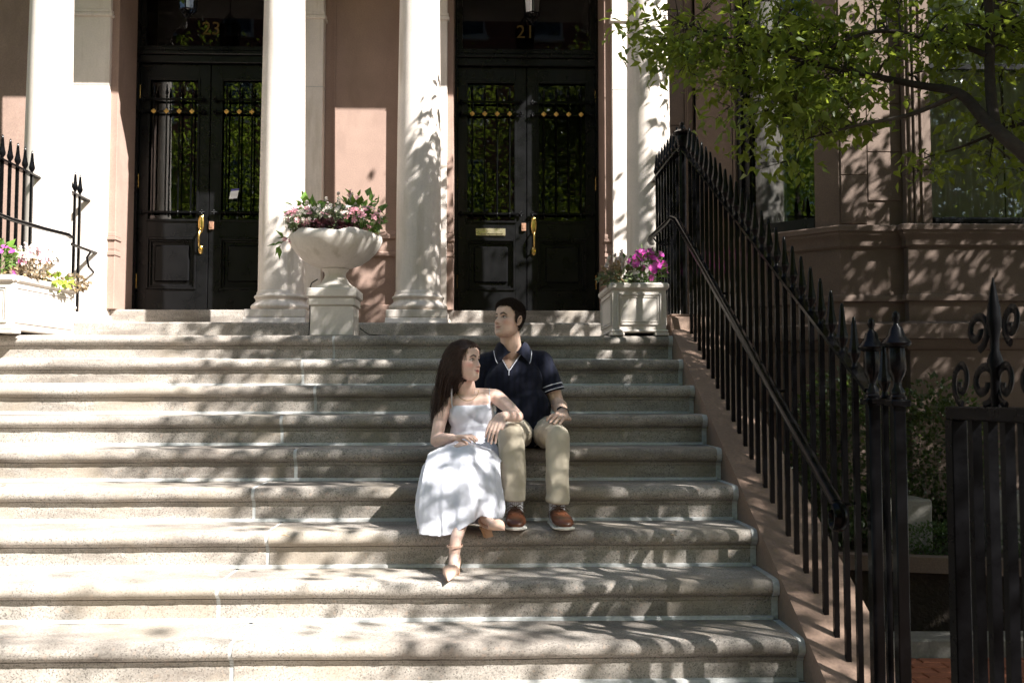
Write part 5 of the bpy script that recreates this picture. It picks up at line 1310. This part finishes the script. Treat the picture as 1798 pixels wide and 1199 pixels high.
# skirt: rings swept from the waist over the knees to the hem
RG=[ # centre x,y,z, half across, half deep, tangent y,z
 (-.060,5.395,1.365,.116,.092,0,-1),(-.062,5.385,1.325,.150,.118,-.15,-1),(-.070,5.33,1.268,.196,.130,-.6,-.8),(-.085,5.22,1.245,.205,.118,-1,-.1),(-.098,5.09,1.262,.196,.102,-1,.02),(-.105,4.985,1.258,.190,.104,-.85,-.5),(-.108,4.915,1.185,.202,.108,-.35,-.95),(-.108,4.885,1.105,.214,.122,-.1,-1),(-.106,4.87,1.04,.218,.135,0,-1),(-.106,4.865,.985,.214,.142,0,-1)]
RG=np.array(RG); na,nv=200,72; tt=np.linspace(0,len(RG)-1,nv); GR=np.zeros((nv,7))
for c_ in range(7):
    for j,t in enumerate(tt):
        i=min(int(t),len(RG)-2); f_=t-i; p0,p1,p2,p3=RG[max(i-1,0),c_],RG[i,c_],RG[i+1,c_],RG[min(i+2,len(RG)-1),c_]
        GR[j,c_]=.5*((2*p1)+(p2-p0)*f_+(2*p0-5*p1+4*p2-p3)*f_*f_+(3*p1-p0-3*p2+p3)*f_**3)
V=[]
for j in range(nv):
    cx_,cy_,cz_,a_,b_,ty,tz=GR[j]; tl=math.hypot(ty,tz); ty/=tl; tz/=tl; Bv=np.array((0,-tz,ty)); v_=j/(nv-1)
    for k in range(na):
        th=2*math.pi*k/na; ca,sa=math.cos(th),math.sin(th)
        fs_=lambda q: 1-2*abs(math.sin(q)); fold=(.050*v_**1.5)*fs_(3*th+.6+.5*v_)+(.034*v_**1.3)*fs_(5*th+1.0-.9*v_)+(.016*v_)*fs_(9*th+.5+1.4*v_)+.016*math.exp(-(v_/.12)**2)*math.sin(30*th)*min(1,v_*20)
        nzz=noise.noise(Vector((cx_+a_*ca*3,v_*5,sa*2.0+3)))*.05*v_
        k_=1+fold*1.7+nzz
        p=np.array((cx_,cy_,cz_))+np.array((1,0,0))*a_*ca*k_+Bv*b_*sa*k_
        # crossed shin pushes the cloth forward on the right; hem dips at the front left and lifts in the middle
        if sa<0 and v_>.5:
            w_=(v_-.5)/.5; s0=-.085+.115*w_; p[1]-=.050*math.exp(-((p[0]-s0)/.055)**2)*min(1,w_*2.5)*(1-.2*w_)
        if sa<0 and v_>.6:
            w_=(v_-.6)/.4; p[1]-=.050*math.exp(-((p[0]+.105)/.06)**2)*w_
        if v_>.62:
            w_=((v_-.62)/.38)**1.3; deg=math.degrees(th)%360
            dz=np.interp(deg,[0,30,90,150,185,215,240,262,285,305,330,360],[.030,.0,-.02,-.02,-.02,-.030,-.036,-.022,.030,.055,.038,.030]); dy=np.interp(deg,[0,180,200,238,265,300,360],[0,0,-.02,-.055,0,0,0])
            p[2]+=dz*w_; p[1]+=dy*w_
        V.append(p)
V=np.array(V); 
# keep the cloth above the treads and in front of the risers
for i_,lo in ((5,5.19),(6,4.84)): 
    m_=(V[:,1]>nose_y(i_)+.004)&(V[:,1]<nose_y(i_)+.41); V[m_,2]=np.maximum(V[m_,2],top_z(i_)+.004)
m_=V[:,1]>5.14; low=m_&(V[:,2]<top_z(5)); V[low,2]=top_z(5)+.004
F=[(j*na+k,j*na+(k+1)%na,(j+1)*na+(k+1)%na,(j+1)*na+k) for j in range(nv-1) for k in range(na)]
mbb=MB(); mbb.v=[tuple(p) for p in V]; mbb.f=F; skm=mbb.mesh('skirt'); wrinkle(skm,.0022,38,(1,1,.7))
for p in skm.polygons: p.use_smooth=True
sk=link('skirt',skm,M['white_cotton'],dr); so=sk.modifiers.new('thickness','SOLIDIFY'); so.thickness=.002; so.offset=0
co=get_co(skm).reshape(nv,na,3); mbb=MB(); j=nv-8
mbb.tube([Vector(co[j,k])+Vector((0,-.0006,0)) for k in range(120,190)],.0011,4); mbb.build('hem_stitch',M['white_cotton'],sk,60)
# shoes
def pump(ankle, heel, toe, up, heel_h, heel_dir):
    mbb=MB(); heel,toe=Vector(heel),Vector(toe)
    d_,lat_,up_=shoe_loft(mbb,heel,toe,[(0,.014,.0,.030,0),(.03,.024,-.002,.042,0),(.10,.028,-.004,.040,0),(.22,.028,-.006,.018,0),(.42,.029,-.006,.010,0),(.54,.035,-.006,.014,0),(.62,.038,-.006,.042,0),(.72,.034,-.005,.036,0),(.80,.026,-.004,.029,0),(.88,.017,-.003,.021,0),(.95,.008,-.002,.012,0),(1.0,.002,0,.006,0)],up)
    sh=mbb.build('shoe',M['nude_leather'],wom,50)
    mbb=MB(); Lh=(toe-heel).length; t0=heel+d_*.03*Lh-up_*.002; hd=Vector(heel_dir).normalized(); V=[]
    for k,(w_,l_) in enumerate(((.024,.046),(.019,.036),(.018,.034))):
        c0=t0+hd*heel_h*k/2+d_*(.020-.004*k); 
        for (a,b2) in ((-1,-.5),(1,-.5),(1,.5),(-1,.5)): V.append(c0+lat_*a*w_+d_*b2*l_)
    mbb.add(V,[(0,1,2,3),(8,11,10,9)]+[(r_*4+k,r_*4+(k+1)%4,(r_+1)*4+(k+1)%4,(r_+1)*4+k) for r_ in (0,1) for k in range(4)]); mbb.build('heel',M['heel_tan'],sh)
    mbb=MB(); A=Vector(ankle); e1=(lat_); e2=d_
    mbb.tube([A+e1*.0345*math.cos(a)+e2*.037*math.sin(a)+up_*(.008*math.sin(a)) for a in np.linspace(0,2*math.pi,25)],.003,4,flat=(.0012,.0045),up=tuple(up_)); mbb.ball(A+e1*.036,.005,8,6)
    mbb.tube([A-e2*.036,heel+up_*.03],.004,6); mbb.build('ankle_strap',M['nude_leather'],sh,60)
    return sh
pump((-.124,4.660,.912),(-.120,4.692,.838),(-.150,4.478,.783),(0,.28,.96),.052,(0,.10,-1))
pump((.016,4.787,1.052),(.004,4.832,.985),(.104,4.600,.990),(-.15,-.05,1),.055,(.35,-.15,-.92))
# necklace
mbb=MB(); pts=[]
for k in range(25):
    t=k/24; a=math.pi*(1.02*t-.01); x_=-.078+.058*math.cos(math.pi-a); z_=1.632-.055*math.sin(a)+.004
    h_=bv.ray_cast(Vector((x_,5.1,z_)),Vector((0,1,0)))
    if h_[0] is not None: pts.append(h_[0]+Vector((0,-.0015,0)))
mbb.tube(pts,.0012,5); mbb.build('necklace',M['gold'],wom,60)
# long hair
hm,hc,hn=hair_cap(HWm,SW,.0115,.0035,.011,.007,[-.12,.0,.022,.034,.044,.056,.070,.1],[-.125,-.125,-.085,-.010,.036,.055,.071,.081]); hw=link('hair',hm,M['hair_woman'],wom)
b=MB(); chain(b,[(-.130,5.385,1.78),(-.160,5.405,1.70),(-.200,5.41,1.60),(-.228,5.40,1.51)],[.058,.056,.048,.028]); chain(b,[(-.10,5.41,1.78),(-.110,5.445,1.66),(-.13,5.455,1.52)],[.06,.058,.045])
link('hair_length',remesh(b,.0045,4),M['hair_woman'],hw)
R3=np.array(HWm.to_3x3()); t3=np.array(HWm.translation); Rr=np.array([.0825,.0945,.1085])*SW; off=np.array([0,-.010,.0255])*SW
n=6500; ix=rng.integers(len(hc),size=n); root=hc[ix]+rng.normal(size=(n,3))*.0015; nrm=hn[ix]
left=np.clip((-.06-root[:,0])/.09,0,1)     # towards the viewer's left
endx=-.115-.112*left+rng.normal(size=n)*.011-.035*rng.random(n)*left; endy=5.455-.105*left*rng.random(n)**.7+rng.normal(size=n)*.012; endz=1.50+.035*rng.normal(size=n)-.012*left
P3=np.stack([endx,endy,endz],1); C1=root+nrm*.034+np.array([0,.012,.006]); C2=P3+np.stack([.030*left+rng.normal(size=n)*.008,.012*np.ones(n),.20*np.ones(n)],1)
ts=np.linspace(0,1,17)[None,:,None]; path=(1-ts)**3*root[:,None]+3*(1-ts)**2*ts*C1[:,None]+3*(1-ts)*ts**2*C2[:,None]+ts**3*P3[:,None]
path+= (np.sin(ts*9+rng.uniform(0,6.28,(n,1,1)))*.0022*ts)*rng.normal(size=(n,1,3))
# keep hairs outside the skull
loc=((path-t3)@R3-off)/Rr; rr_=np.linalg.norm(loc,axis=2,keepdims=True); loc=np.where(rr_<1.015,loc/np.maximum(rr_,1e-6)*1.015,loc); path=(loc*Rr+off)@R3.T+t3
strands('hair_strands',path,np.concatenate([np.full(13,.00105),[.00095,.0008,.0006,.0003]]),M['hair_woman'],hw)
